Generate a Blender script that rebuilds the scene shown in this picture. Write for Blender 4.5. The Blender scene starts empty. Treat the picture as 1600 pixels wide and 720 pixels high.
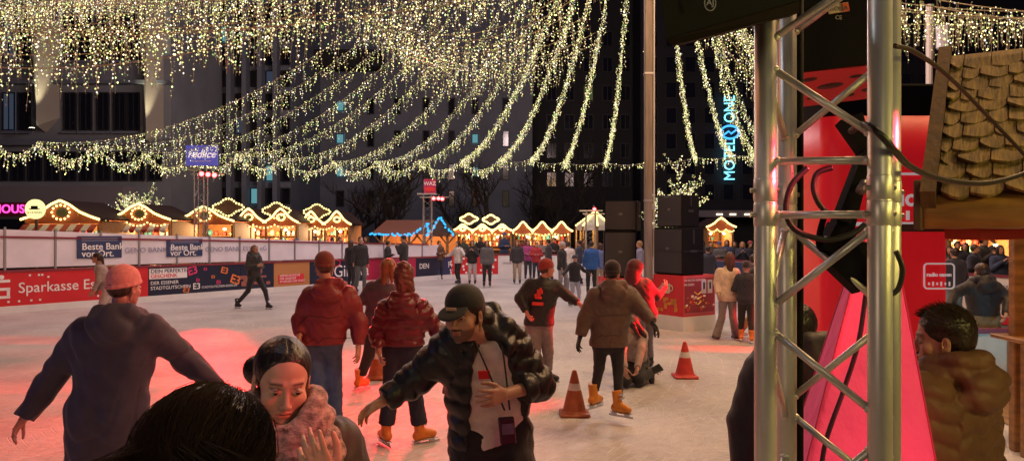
import bpy, math, random
import numpy as np
from mathutils import Vector, Matrix
random.seed(7); RNG = np.random.default_rng(7)
S = bpy.context.scene
COL = S.collection
PI = math.pi
V = lambda *a: np.array(a, float)

# ------------------------------------------------------------------ camera, world, light, exposure
CAMZ, F = 2.06, 1200.0            # eye height in metres, focal length in photo pixels (photo 1600 px wide)
cam = bpy.data.cameras.new("camera"); cam.sensor_width = 36; cam.lens = 36 * F / 1600
cam.clip_start = 0.05; cam.clip_end = 500
co = bpy.data.objects.new("camera", cam); COL.objects.link(co)
co.location = (0, 0, CAMZ); co.rotation_euler = (PI / 2, 0, 0); S.camera = co

w = bpy.data.worlds.new("World"); S.world = w; w.use_nodes = True
bg = w.node_tree.nodes["Background"]
bg.inputs[0].default_value = (0.013, 0.012, 0.026, 1); bg.inputs[1].default_value = 1.0
S.view_settings.view_transform = 'Standard'; S.view_settings.look = 'None'
S.view_settings.exposure = 0.0; S.view_settings.gamma = 1.0; S.view_settings.use_curve_mapping = False
cy = S.cycles
cy.use_denoising = True
try: cy.denoiser = 'OPENIMAGEDENOISE'
except Exception: pass
cy.sample_clamp_indirect = 3.0; cy.sample_clamp_direct = 0
cy.max_bounces = 6; cy.diffuse_bounces = 2; cy.glossy_bounces = 3; cy.transmission_bounces = 4; cy.transparent_max_bounces = 8
cy.caustics_reflective = False; cy.caustics_refractive = False

def point(name, loc, power, col, radius=0.3):
    l = bpy.data.lights.new(name, 'POINT'); l.energy = power; l.color = col; l.shadow_soft_size = radius
    o = bpy.data.objects.new(name, l); COL.objects.link(o); o.location = loc; return o
def spot(name, loc, target, power, col, deg, blend=0.35, radius=0.06):
    l = bpy.data.lights.new(name, 'SPOT'); l.energy = power; l.color = col; l.spot_size = math.radians(deg)
    l.spot_blend = blend; l.shadow_soft_size = radius
    o = bpy.data.objects.new(name, l); COL.objects.link(o); o.location = loc
    d = Vector(target) - Vector(loc); o.rotation_euler = d.to_track_quat('-Z', 'Y').to_euler(); return o
WARM = (1.0, 0.57, 0.27)
# glow of the canopy of light strings over the rink
L_ORA, L_LIL = (1.0, 0.36, 0.13), (1.0, 0.73, 0.72)
for (x, y, z, p, c) in [(-5.5, 5, 8.5, 190, L_ORA), (4.6, 5, 7.6, 1150, WARM), (-7.5, 11.5, 8.5, 330, L_ORA), (3.8, 12, 9.0, 980, WARM), (7.0, 11.5, 9.0, 900, WARM),
                     (-2.0, 27, 11, 1100, L_LIL), (3.5, 24, 11, 1700, L_LIL), (-8.8, 17.0, 8.1, 650, (1.0, .66, .58)), (-6.5, 24.5, 10.2, 500, (1.0, .75, .78)), (9.5, 21, 9.5, 700, L_LIL), (0, 31, 12.5, 1300, L_LIL)]:
    point("canopy_glow", (x, y, z), p, c, 0.9)
point("near_fill", (0.9, -0.6, 3.2), 22, (1.0, 0.80, 0.42), 0.25)  # unseen fill over the viewer, helps brighten the truss
point("near_fill", (2.9, 1.0, 2.7), 80, (1.0, 0.80, 0.22), 0.12)  # yellow stall light from the right, on the truss
point("near_fill", (1.75, 0.75, 2.3), 9, (1.0, 0.82, 0.16), 0.08)  # added close to the truss to brighten its chords
point("near_fill", (-0.9, 1.9, 4.2), 16, (0.75, 0.85, 1.0), 0.15)  # unseen cool fill over the near figures
point("near_fill", (-1.8, -0.8, 2.5), 38, (1.0, 0.70, 0.48), 0.4)  # added fill behind the viewer, to light the near faces
RED = (1.0, 0.004, 0.012)

# ------------------------------------------------------------------ scene tree helpers
def tag(o, label=None, cat=None, group=None, kind=None):
    if label: o['label'] = label
    if cat: o['category'] = cat
    if group: o['group'] = group
    if kind: o['kind'] = kind
    return o
def empty(name, loc, rz=0, label=None, cat=None, group=None, kind=None):
    o = bpy.data.objects.new(name, None); COL.objects.link(o); o.location = loc; o.rotation_euler = (0, 0, rz)
    o.empty_display_size = 0.1
    return tag(o, label, cat, group, kind)
def copy_tree(o, parent=None, kids=None):
    c = o.copy(); COL.objects.link(c); c.parent = parent
    for ch in (kids(o) if kids else o.children): copy_tree(ch, c)
    return c
def P(px, py, d):                  # a photo direction at a distance -> a place in the world
    return V((px - 800) / F * d, d, CAMZ - (py - 360) / F * d)
def rotz(a): c, s = math.cos(a), math.sin(a); return np.array([[c, -s, 0], [s, c, 0], [0, 0, 1.0]])
def unit(v): v = np.asarray(v, float); return v / (np.linalg.norm(v) + 1e-12)

def mk(name, verts, faces, mat, parent=None, smooth=False, loc=None, mats=None, midx=None):
    verts = np.asarray(verts, np.float32)
    me = bpy.data.meshes.new(name)
    if isinstance(faces, np.ndarray):
        n, k = faces.shape
        me.vertices.add(len(verts)); me.vertices.foreach_set("co", verts.ravel())
        me.loops.add(n * k); me.loops.foreach_set("vertex_index", faces.astype(np.int32).ravel())
        me.polygons.add(n); me.polygons.foreach_set("loop_start", np.arange(0, n * k, k, dtype=np.int32))
        me.update(calc_edges=True)
    else:
        me.from_pydata(verts.tolist(), [], faces); me.update()
    for m in (mats or [mat]): me.materials.append(m)
    if midx is not None: me.polygons.foreach_set("material_index", np.asarray(midx, np.int32))
    if smooth: me.polygons.foreach_set("use_smooth", np.ones(len(me.polygons), bool))
    me.update()
    o = bpy.data.objects.new(name, me); COL.objects.link(o)
    if parent is not None: o.parent = parent
    if loc is not None: o.location = loc
    return o

class MB:
    """collects primitive shapes; build() links them as ONE mesh object"""
    def __init__(s): s.v = []; s.f = []; s.n = 0; s.m = []; s.cm = 0
    def add(s, v, f):
        s.v.append(np.asarray(v, float)); s.f += [[i + s.n for i in q] for q in f]; s.m += [s.cm] * len(f); s.n += len(v); return s
    def box(s, c, size, R=None, bev=0.0):
        hx, hy, hz = [q / 2 for q in size]
        if bev > 0:
            b = min(bev, hx * .9, hy * .9, hz * .9); vs = []; 
            for sx in (-1, 1):
                for sy in (-1, 1):
                    for sz in (-1, 1):
                        vs += [(sx * hx, sy * (hy - b), sz * (hz - b)), (sx * (hx - b), sy * hy, sz * (hz - b)), (sx * (hx - b), sy * (hy - b), sz * hz)]
            idx = lambda sx, sy, sz, k: ((sx > 0) * 4 + (sy > 0) * 2 + (sz > 0)) * 3 + k
            f = []
            for k in range(3):
                a, b2 = [(1, 2), (2, 0), (0, 1)][k]
                for sg in (-1, 1):
                    q = []
                    for (u, w_) in ((-1, -1), (1, -1), (1, 1), (-1, 1)):
                        t = [0, 0, 0]; t[k] = sg; t[a] = u; t[b2] = w_; q.append(idx(*t, k))
                    f.append(q if sg > 0 else q[::-1])
            for k in range(3):
                a, b2 = [(1, 2), (2, 0), (0, 1)][k]
                for u in (-1, 1):
                    for w_ in (-1, 1):
                        q = []
                        for (e, kk) in ((-1, a), (1, a), (1, b2), (-1, b2)):
                            t = [0, 0, 0]; t[k] = e; t[a] = u; t[b2] = w_; q.append(idx(*t, kk))
                        f.append(q if u * w_ > 0 else q[::-1])
            for sx in (-1, 1):
                for sy in (-1, 1):
                    for sz in (-1, 1):
                        q = [idx(sx, sy, sz, 0), idx(sx, sy, sz, 1), idx(sx, sy, sz, 2)]
                        f.append(q if sx * sy * sz > 0 else q[::-1])
            v = np.array(vs)
        else:
            v = np.array([(x, y, z) for x in (-hx, hx) for y in (-hy, hy) for z in (-hz, hz)])
            f = [[0, 1, 3, 2], [4, 6, 7, 5], [0, 4, 5, 1], [2, 3, 7, 6], [0, 2, 6, 4], [1, 5, 7, 3]]
        if R is not None: v = v @ np.asarray(R).T
        return s.add(v + np.asarray(c, float), f)
    def quad(s, *p): return s.add(p, [list(range(len(p)))])
    def tube(s, pts, r, n=8, cap=True):
        pts = [np.asarray(p, float) for p in pts]; rr = r if hasattr(r, '__len__') else [r] * len(pts)
        up = V(0, 0, 1); v = []; f = []; u = None
        for i, p in enumerate(pts):
            t = unit(pts[min(i + 1, len(pts) - 1)] - pts[max(i - 1, 0)])
            if u is None:
                u = np.cross(t, up); 
                if np.linalg.norm(u) < .1: u = np.cross(t, V(1, 0, 0))
            u = unit(u - t * np.dot(u, t)); w_ = np.cross(t, u)
            for k in range(n):
                a = 2 * PI * k / n; v.append(p + rr[i] * (math.cos(a) * u + math.sin(a) * w_))
        for i in range(len(pts) - 1):
            for k in range(n):
                a, b = i * n + k, i * n + (k + 1) % n; f.append([a, a + n, b + n, b])
        if cap: f.append(list(range(n))); f.append([(len(pts) - 1) * n + k for k in range(n)][::-1])
        return s.add(v, f)
    def lathe(s, prof, n=24, c=(0, 0, 0), sx=1, sy=1):
        v = []; f = []
        for (r, z) in prof:
            for k in range(n): a = 2 * PI * k / n; v.append((c[0] + r * math.cos(a) * sx, c[1] + r * math.sin(a) * sy, c[2] + z))
        for i in range(len(prof) - 1):
            for k in range(n):
                a, b = i * n + k, i * n + (k + 1) % n; f.append([a, b, b + n, a + n])
        f.append(list(range(n))[::-1]); f.append([(len(prof) - 1) * n + k for k in range(n)])
        return s.add(v, f)
    def prism(s, poly, y0, y1):     # polygon in x,z extruded along y
        n = len(poly); v = [(x, y0, z) for x, z in poly] + [(x, y1, z) for x, z in poly]
        f = [list(range(n)), [n + k for k in range(n)][::-1]] + [[k, k + n, (k + 1) % n + n, (k + 1) % n] for k in range(n)]
        return s.add(v, f)
    def ball(s, c, r, n=8, m=6, R=None):
        r = np.array(r if hasattr(r, '__len__') else [r] * 3, float); v = []; f = []
        for j in range(m + 1):
            t = PI * j / m
            for k in range(n): a = 2 * PI * k / n; v.append(V(math.sin(t) * math.cos(a), math.sin(t) * math.sin(a), math.cos(t)) * r)
        for j in range(m):
            for k in range(n):
                a, b = j * n + k, j * n + (k + 1) % n; f.append([a, a + n, b + n, b])
        v = np.array(v)
        if R is not None: v = v @ np.asarray(R).T
        return s.add(v + np.asarray(c, float), f)
    def build(s, name, mat, parent=None, smooth=False, loc=None):
        mats = mat if isinstance(mat, list) else None
        return mk(name, np.concatenate(s.v), s.f, mat, parent, smooth, loc, mats=mats, midx=s.m if mats else None)

def catm(pts, n=6):
    pts = [np.asarray(p, float) for p in pts]; q = [pts[0]] + pts + [pts[-1]]; out = []
    for i in range(1, len(q) - 2):
        for t in np.linspace(0, 1, n, endpoint=False):
            a, b, c, d = q[i - 1:i + 3]
            out.append(.5 * ((2 * b) + (c - a) * t + (2 * a - 5 * b + 4 * c - d) * t * t + (3 * b - a - 3 * c + d) * t ** 3))
    out.append(pts[-1]); return out

def lettering(parent, s, loc, size, mat, rz=0, offset=0.0, align='LEFT', ext=0.002, rx=PI / 2, ry=0, sx=1, name='lettering', shear=0):
    c = bpy.data.curves.new(name, 'FONT'); c.body = s; c.size = size; c.extrude = ext; c.offset = offset * size
    c.align_x = align; c.align_y = 'CENTER'; c.shear = shear; c.resolution_u = 3
    o = bpy.data.objects.new(name, c); COL.objects.link(o); o.data.materials.append(mat)
    if parent is not None: o.parent = parent
    o.location = loc; o.rotation_euler = (rx, ry, rz); o.scale = (sx, 1, 1); return o

# ------------------------------------------------------------------ materials
_mats = {}
def mat(name, col, rough=0.6, metal=0.0, var=0.0, vscale=8.0, bump=0.0, bscale=30.0, bdist=0.01, sheen=0.0, spec=0.5,
        emit=None, estr=0.0, alpha=1.0, attr=False, coat=0.0, stretch=None, sub=0.0, vcol=None, detail=4.0):
    if name in _mats: return _mats[name]
    m = bpy.data.materials.new(name); m.use_nodes = True; nt = m.node_tree; N = nt.nodes; L = nt.links
    b = N['Principled BSDF']; b.inputs['Roughness'].default_value = rough; b.inputs['Metallic'].default_value = metal
    b.inputs['Base Color'].default_value = (*col, 1); b.inputs['Specular IOR Level'].default_value = spec
    b.inputs['Coat Weight'].default_value = coat; b.inputs['Alpha'].default_value = alpha
    if sheen: b.inputs['Sheen Weight'].default_value = sheen; b.inputs['Sheen Roughness'].default_value = .5
    if sub: b.inputs['Subsurface Weight'].default_value = sub; b.inputs['Subsurface Radius'].default_value = (.012, .004, .002); b.inputs['Subsurface Scale'].default_value = 1.0
    if emit: b.inputs['Emission Color'].default_value = (*emit, 1); b.inputs['Emission Strength'].default_value = estr
    tc = N.new('ShaderNodeTexCoord'); src = tc.outputs['Object']
    if stretch:
        mp = N.new('ShaderNodeMapping'); mp.inputs['Scale'].default_value = stretch; L.new(src, mp.inputs['Vector']); src = mp.outputs[0]
    if attr:
        a = N.new('ShaderNodeAttribute'); a.attribute_name = 'Col'; colsrc = a.outputs['Color']; L.new(colsrc, b.inputs['Base Color'])
        if emit: L.new(colsrc, b.inputs['Emission Color'])
    if var > 0:
        nz = N.new('ShaderNodeTexNoise'); nz.inputs['Scale'].default_value = vscale; nz.inputs['Detail'].default_value = 5; L.new(src, nz.inputs['Vector'])
        mx = N.new('ShaderNodeMix'); mx.data_type = 'RGBA'
        lo = vcol or tuple(c * (1 - var) for c in col); hi = tuple(min(1, c * (1 + var)) for c in col)
        rp = N.new('ShaderNodeMapRange'); rp.inputs['From Min'].default_value = .3; rp.inputs['From Max'].default_value = .7
        L.new(nz.outputs['Fac'], rp.inputs['Value']); L.new(rp.outputs[0], mx.inputs['Factor'])
        mx.inputs['A'].default_value = (*lo, 1); mx.inputs['B'].default_value = (*hi, 1)
        if attr:
            mm = N.new('ShaderNodeMix'); mm.data_type = 'RGBA'; mm.blend_type = 'MULTIPLY'; mm.inputs['Factor'].default_value = 1
            mx.inputs['A'].default_value = (1 - var,) * 3 + (1,); mx.inputs['B'].default_value = (1, 1, 1, 1)
            L.new(colsrc, mm.inputs['A']); L.new(mx.outputs['Result'], mm.inputs['B']); L.new(mm.outputs['Result'], b.inputs['Base Color'])
        else: L.new(mx.outputs['Result'], b.inputs['Base Color'])
        rr = N.new('ShaderNodeMapRange'); rr.inputs['To Min'].default_value = max(.05, rough - .12); rr.inputs['To Max'].default_value = min(1, rough + .12)
        L.new(nz.outputs['Fac'], rr.inputs['Value']); L.new(rr.outputs[0], b.inputs['Roughness'])
    if bump > 0:
        n2 = N.new('ShaderNodeTexNoise'); n2.inputs['Scale'].default_value = bscale; n2.inputs['Detail'].default_value = detail; L.new(src, n2.inputs['Vector'])
        bp = N.new('ShaderNodeBump'); bp.inputs['Strength'].default_value = bump; bp.inputs['Distance'].default_value = bdist
        L.new(n2.outputs['Fac'], bp.inputs['Height']); L.new(bp.outputs[0], b.inputs['Normal'])
    _mats[name] = m; return m
def emis(name, col, s, sampling='NONE', attr=False):
    if name in _mats: return _mats[name]
    m = bpy.data.materials.new(name); m.use_nodes = True; N = m.node_tree.nodes; L = m.node_tree.links
    N.remove(N['Principled BSDF']); e = N.new('ShaderNodeEmission'); e.inputs[0].default_value = (*col, 1); e.inputs[1].default_value = s
    if attr:
        a = N.new('ShaderNodeAttribute'); a.attribute_name = 'Col'; L.new(a.outputs['Color'], e.inputs[0])
    L.new(e.outputs[0], N['Material Output'].inputs[0])
    try: m.cycles.emission_sampling = sampling
    except Exception: pass
    _mats[name] = m; return m
def lin(r, g, b):                   # 8-bit colour -> linear
    return tuple(((c / 255) / 12.92 if c <= 10 else (((c / 255) + .055) / 1.055) ** 2.4) for c in (r, g, b))

# ------------------------------------------------------------------ signed-distance modelling -> one closed surface per piece
class SDF:
    def __init__(s, k=0.03): s.p = []; s.k = k
    def cap(s, a, b, ra, rb=None, q=None, flat=False, k=None, sq=None, sub=False, qd=0.012):
        s.p.append(('c', np.asarray(a, float), np.asarray(b, float), ra, ra if rb is None else rb, q, flat, s.k if k is None else k, sq, sub, qd)); return s
    def ell(s, c, r, R=None, k=None, sub=False):
        s.p.append(('e', np.asarray(c, float), np.asarray(r, float), R, None, None, None, s.k if k is None else k, None, sub, 0)); return s
    def mesh(s, h, planes=(), noise=None, lo=None, hi=None, quilt=None):
        # bounds
        los = []; his = []
        for p in s.p:
            if p[9]: continue
            if p[0] == 'c':
                R = max(p[3], p[4]); los.append(np.minimum(p[1], p[2]) - R); his.append(np.maximum(p[1], p[2]) + R)
            else:
                R = max(p[2]); los.append(p[1] - R); his.append(p[1] + R)
        pad = 3 * h + .01
        lo_ = np.min(los, 0) - pad; hi_ = np.max(his, 0) + pad
        if lo is not None: lo_ = np.maximum(lo_, lo)
        if hi is not None: hi_ = np.minimum(hi_, hi)
        n = np.maximum(np.ceil((hi_ - lo_) / h).astype(int) + 1, 3)
        ax = [lo_[i] + h * np.arange(n[i]) for i in range(3)]
        Fd = np.full(n, 1.0, np.float32)
        for p in s.p:
            kind, k, sub = p[0], p[7], p[9]
            if kind == 'c':
                R = max(p[3], p[4]); bl = np.minimum(p[1], p[2]) - R; bh = np.maximum(p[1], p[2]) + R
            else:
                R = max(p[2]); bl = p[1] - R; bh = p[1] + R
            m = k + 2.5 * h + .005
            i0 = np.clip(((bl - m - lo_) / h).astype(int), 0, n - 1); i1 = np.clip(((bh + m - lo_) / h).astype(int) + 2, 1, n)
            if np.any(i1 <= i0): continue
            sl = tuple(slice(a, b) for a, b in zip(i0, i1))
            X = ax[0][sl[0]][:, None, None]; Y = ax[1][sl[1]][None, :, None]; Z = ax[2][sl[2]][None, None, :]
            if kind == 'c':
                a, b = p[1], p[2]; ab = b - a; L2 = ab @ ab + 1e-12
                dx, dy, dz = X - a[0], Y - a[1], Z - a[2]
                tr = (dx * ab[0] + dy * ab[1] + dz * ab[2]) / L2; t = np.clip(tr, 0, 1)
                vx, vy, vz = dx - t * ab[0], dy - t * ab[1], dz - t * ab[2]
                if p[8] is not None:
                    u, fct = p[8]; dt = (vx * u[0] + vy * u[1] + vz * u[2]) * (fct - 1)
                    vx, vy, vz = vx + dt * u[0], vy + dt * u[1], vz + dt * u[2]
                r = p[3] + (p[4] - p[3]) * t
                if p[5]:
                    L = math.sqrt(L2); r = r - p[10] * (1 - np.abs(np.sin(PI * tr * L / p[5])) ** .45)
                d = np.sqrt(vx * vx + vy * vy + vz * vz) - r
                if p[8] is not None and p[8][1] > 1: d = d / (1 + (p[8][1] - 1) * .5)
                if p[6]: d = np.maximum(d, (tr - 1) * math.sqrt(L2))
            else:
                c, r, Rm = p[1], p[2], p[3]
                dx, dy, dz = X - c[0], Y - c[1], Z - c[2]
                if Rm is not None:
                    q = [Rm[0, i] * dx + Rm[1, i] * dy + Rm[2, i] * dz for i in range(3)]
                else: q = [dx, dy, dz]
                k0 = np.sqrt(sum((q[i] / r[i]) ** 2 for i in range(3))); k1 = np.sqrt(sum((q[i] / r[i] ** 2) ** 2 for i in range(3))) + 1e-9
                d = k0 * (k0 - 1) / k1
            cur = Fd[sl]
            if sub:
                hh = np.clip(.5 - .5 * (cur + d) / k, 0, 1) if k > 0 else (cur < -d) * 1.0
                Fd[sl] = cur + (-d - cur) * hh + k * hh * (1 - hh)
            else:
                hh = np.clip(.5 + .5 * (d - cur) / max(k, 1e-6), 0, 1)
                Fd[sl] = d + (cur - d) * hh - k * hh * (1 - hh)
        if noise:
            amp, sc = noise; X = ax[0][:, None, None]; Y = ax[1][None, :, None]; Z = ax[2][None, None, :]
            a1 = np.sin(X * sc + 1.7 * np.sin(Z * sc * .6 + 1)); a2 = np.sin(Z * sc * 1.1 + 2.1 * np.sin(X * sc * .5) + 1.3 * np.sin(Y * sc * .8))
            a3 = np.sin((X + Z * .7 - Y) * sc * 1.9 + 1.5 * np.sin(Y * sc))
            a4 = np.abs(np.sin((X * .5 - Z * .9 + Y * .4) * sc * .62 + 2.6 * np.sin(X * sc * .21 + Z * sc * .13 + 2) + 1.6 * np.sin(Y * sc * .3 + X * sc * .1)))
            a5 = np.clip(np.sin(X * sc * .17 + 1.3 * np.sin(Z * sc * .15)) + .3, 0, 1)
            Fd += (amp * (.45 * a1 * a2 + .25 * a3 + 2.2 * a5 * np.clip(.45 - a4, 0, 1))).astype(np.float32)
        if quilt:
            bones, sp, qd = quilt; X = ax[0][:, None, None]; Y = ax[1][None, :, None]; Z = ax[2][None, None, :]
            best = np.full(Fd.shape, 9.0, np.float32); ph = np.zeros(Fd.shape, np.float32)
            for (a, b, r) in bones:
                ab = b - a; L = np.linalg.norm(ab) + 1e-9; tr = ((X - a[0]) * ab[0] + (Y - a[1]) * ab[1] + (Z - a[2]) * ab[2]) / L; t = np.clip(tr, 0, L); u = ab / L
                d = np.sqrt((X - a[0] - t * u[0]) ** 2 + (Y - a[1] - t * u[1]) ** 2 + (Z - a[2] - t * u[2]) ** 2) - r
                m = d < best; best = np.where(m, d, best); ph = np.where(m, tr, ph)
            wob = .010 * np.sin(X * 31 + Y * 22 + Z * 9) 
            Fd += (qd * (1 - np.abs(np.sin(PI * (ph + wob) / sp))) ** 1.3).astype(np.float32)
        for (pt, nn) in planes:     # keep the side where (x-pt).n < 0
            nn = unit(nn); X = ax[0][:, None, None]; Y = ax[1][None, :, None]; Z = ax[2][None, None, :]
            Fd = np.maximum(Fd, (X - pt[0]) * nn[0] + (Y - pt[1]) * nn[1] + (Z - pt[2]) * nn[2]).astype(np.float32)
        Fd[0] = np.maximum(Fd[0], h * .5); Fd[-1] = np.maximum(Fd[-1], h * .5); Fd[:, 0] = np.maximum(Fd[:, 0], h * .5)
        Fd[:, -1] = np.maximum(Fd[:, -1], h * .5); Fd[:, :, 0] = np.maximum(Fd[:, :, 0], h * .5); Fd[:, :, -1] = np.maximum(Fd[:, :, -1], h * .5)
        return surfnet(Fd, lo_, h)

def surfnet(Fd, lo, h):
    ins = Fd < 0
    nx, ny, nz = Fd.shape
    c = [ins[i:nx - 1 + i, j:ny - 1 + j, k:nz - 1 + k] for i in (0, 1) for j in (0, 1) for k in (0, 1)]
    tot = sum(q.astype(np.int8) for q in c)
    I = np.argwhere((tot > 0) & (tot < 8))
    if len(I) == 0: return np.zeros((3, 3)), np.array([[0, 1, 2, 2]])
    i, j, k = I.T
    acc = np.zeros((len(I), 3)); cnt = np.zeros(len(I))
    cor = [(a, b, d) for a in (0, 1) for b in (0, 1) for d in (0, 1)]
    val = {q: Fd[i + q[0], j + q[1], k + q[2]].astype(float) for q in cor}
    for a in cor:
        for axn in range(3):
            if a[axn] == 0:
                b = list(a); b[axn] = 1; b = tuple(b); va, vb = val[a], val[b]
                m = (va < 0) != (vb < 0); t = np.where(m, va / np.where(m, va - vb, 1), 0)
                pt = np.zeros((len(I), 3)); pt += a; pt[:, axn] = t
                acc += pt * m[:, None]; cnt += m
    v = (I + acc / np.maximum(cnt, 1)[:, None]) * h + lo
    idx = np.full((nx - 1, ny - 1, nz - 1), -1, np.int32); idx[i, j, k] = np.arange(len(I))
    faces = []
    for axn in range(3):
        a, b = [(1, 2), (2, 0), (0, 1)][axn]
        sl0 = [slice(None)] * 3; sl1 = [slice(None)] * 3; sl0[axn] = slice(0, -1); sl1[axn] = slice(1, None)
        ch = ins[tuple(sl0)] != ins[tuple(sl1)]
        E = np.argwhere(ch); E = E[(E[:, a] > 0) & (E[:, b] > 0) & (E[:, a] < Fd.shape[a] - 1) & (E[:, b] < Fd.shape[b] - 1)]
        if len(E) == 0: continue
        inside0 = ins[tuple(E.T)]
        def at(da, db):
            Q = E.copy(); Q[:, a] += da; Q[:, b] += db; return idx[tuple(Q.T)]
        q = np.stack([at(-1, -1), at(0, -1), at(0, 0), at(-1, 0)], 1)
        q = np.where(inside0[:, None], q, q[:, ::-1]); faces.append(q)
    fc = np.concatenate(faces); fc = fc[(fc >= 0).all(1)]
    return v, fc

def paint(o, cols):
    a = o.data.color_attributes.new('Col', 'FLOAT_COLOR', 'POINT')
    c = np.ones((len(o.data.vertices), 4), np.float32); c[:, :3] = cols; a.data.foreach_set('color', c.ravel())
# ------------------------------------------------------------------ people
def skin_mat(): return mat('skin', (.5, .3, .22), rough=.48, attr=True, sub=.12, bump=.12, bscale=240, bdist=.001)
def cloth(name, col, rough=.85, kind='cloth'):
    if kind == 'puffer': return mat(name, col, rough=rough, var=.12, vscale=9, bump=.5, bscale=30, bdist=.007, spec=.5, detail=5)
    if kind == 'knit': return mat(name, col, rough=.95, var=.15, vscale=60, bump=.5, bscale=110, bdist=.004, sheen=.3, stretch=(1, 1, 2.2))
    if kind == 'denim': return mat(name, col, rough=.85, var=.28, vscale=14, bump=.5, bscale=22, bdist=.012, stretch=(1, 1, .55))
    if kind == 'hair': return mat(name, col, rough=.38, var=.45, vscale=38, bump=.9, bscale=75, bdist=.006, spec=.55, stretch=(1.0, 1.0, .14))
    return mat(name, col, rough=rough, var=.2, vscale=14, bump=.4, bscale=22, bdist=.007, sheen=.15, detail=5)
def frame_from(fa, pitch=0, roll=0):
    f = V(math.cos(fa) * math.cos(pitch), math.sin(fa) * math.cos(pitch), math.sin(pitch)); r = unit(np.cross(f, V(0, 0, 1))); u = np.cross(r, f)
    if roll: r, u = r * math.cos(roll) + u * math.sin(roll), -r * math.sin(roll) + u * math.cos(roll)
    return np.stack([r, f, u], 1)

def head_local(level, skin, lips, brow, beard=None, fem=False):
    s = SDF(.02)
    if level == 'far':
        s.ell((0, -.012, .03), (.074, .092, .082)).ell((0, .035, -.045), (.052, .048, .072)).cap((0, .085, 0), (0, .1, -.035), .012, .014, k=.012)
        v, f = s.mesh(.013)
    else:
        h = .0032 if level == 'near' else .006
        s.ell((0, -.014, .035), (.075, .095, .080)).ell((0, .028, -.03), (.059, .055, .078)).ell((0, .033, -.076), (.046, .045, .036))
        s.ell((0, .068, -.099), (.017, .015, .014) if not fem else (.014, .014, .013), k=.018)
        for q in (-1, 1):
            s.ell((q * .041, .056, -.030), (.020, .018, .020), k=.02); s.cap((q * .012, .079, .021), (q * .040, .068, .022), .0085, .006, k=.014)
            s.ell((q * .0105, .090, -.040), (.0078, .0085, .0065), k=.006)
            s.ell((q * .076, -.008, -.012), (.006, .017, .030), k=.006); s.ell((q * .079, -.002, -.010), (.0055, .008, .016), k=.003, sub=True)
            s.cap((q * .064, -.02, -.075), (q * .072, -.012, -.03), .008, .006, k=.01)
        s.cap((0, .078, .014), (0, .101, -.034), .0055, .0095, k=.011)
        for q in (-1, 1): s.ell((q * .031, .086, -.001), (.0165, .013, .0105), k=.010, sub=True)
        s.cap((-.016, .078, -.0625), (.016, .078, -.0625), .0052, k=.006); s.ell((0, .0835, -.0615), (.012, .0055, .0045), k=.005)
        s.cap((-.012, .0785, -.0725), (.012, .0785, -.0725), .0066, k=.006)
        s.cap((-.019, .0815, -.0675), (.019, .0815, -.0675), .0018, k=.003, sub=True)
        for q in (-1, 1):   # eyelids
            s.cap((q * .0175, .080, .0010), (q * .030, .0850, .0052), .0042, k=.004); s.cap((q * .030, .0850, .0052), (q * .0435, .0755, .0005), .0042, .0036, k=.004)
            s.cap((q * .019, .080, -.0045), (q * .031, .083, -.0080), .0032, k=.004); s.cap((q * .031, .083, -.0080), (q * .043, .0755, -.0035), .0032, k=.004)
        v, f = s.mesh(h)
    x, y, z = v.T; c = np.tile(np.array(skin, float), (len(v), 1))
    def blend(m, col): c[:] = c * (1 - m[:, None]) + np.array(col) * m[:, None]
    ss = lambda a, b, t: np.clip((t - a) / (b - a), 0, 1)
    if level != 'far':
        blend(.35 * np.exp(-((np.abs(x) - .040) ** 2 + (z + .035) ** 2) / .0003) * (y > .03), (skin[0] * 1.05, skin[1] * .7, skin[2] * .65))
        m = np.exp(-((z - (.0235 - .12 * np.clip(np.abs(x) - .034, 0, 1))) / (.0038 if fem else .005)) ** 2) * ss(.010, .016, np.abs(x)) * (1 - ss(.044, .052, np.abs(x))) * (y > .045)
        blend(np.clip(m * .9, 0, 1), brow)
        m = ((np.abs(x) / .0215) ** 2 + ((z + .0672) / .0098) ** 2 < 1) & (y > .065); blend(m * .85, lips)
        m = (np.exp(-((z - .0078) / .0018) ** 2) + .4 * np.exp(-((z + .0075) / .0018) ** 2)) * (np.abs(np.abs(x) - .031) < .0145) * (y > .06); blend(np.clip(m, 0, 1) * .8, (.02, .012, .01))
        if beard:
            m = ss(-.045, -.060, z) * (y > -.01) * (1 - ((np.abs(x) < .019) & (np.abs(z + .0675) < .008))); blend(np.clip(m, 0, 1) * beard[1], beard[0])
            m = ((np.abs(x) < .026) & (np.abs(z + .0530) < .004) & (y > .06)); blend(m * beard[1], beard[0])
    return v, f, c

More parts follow.
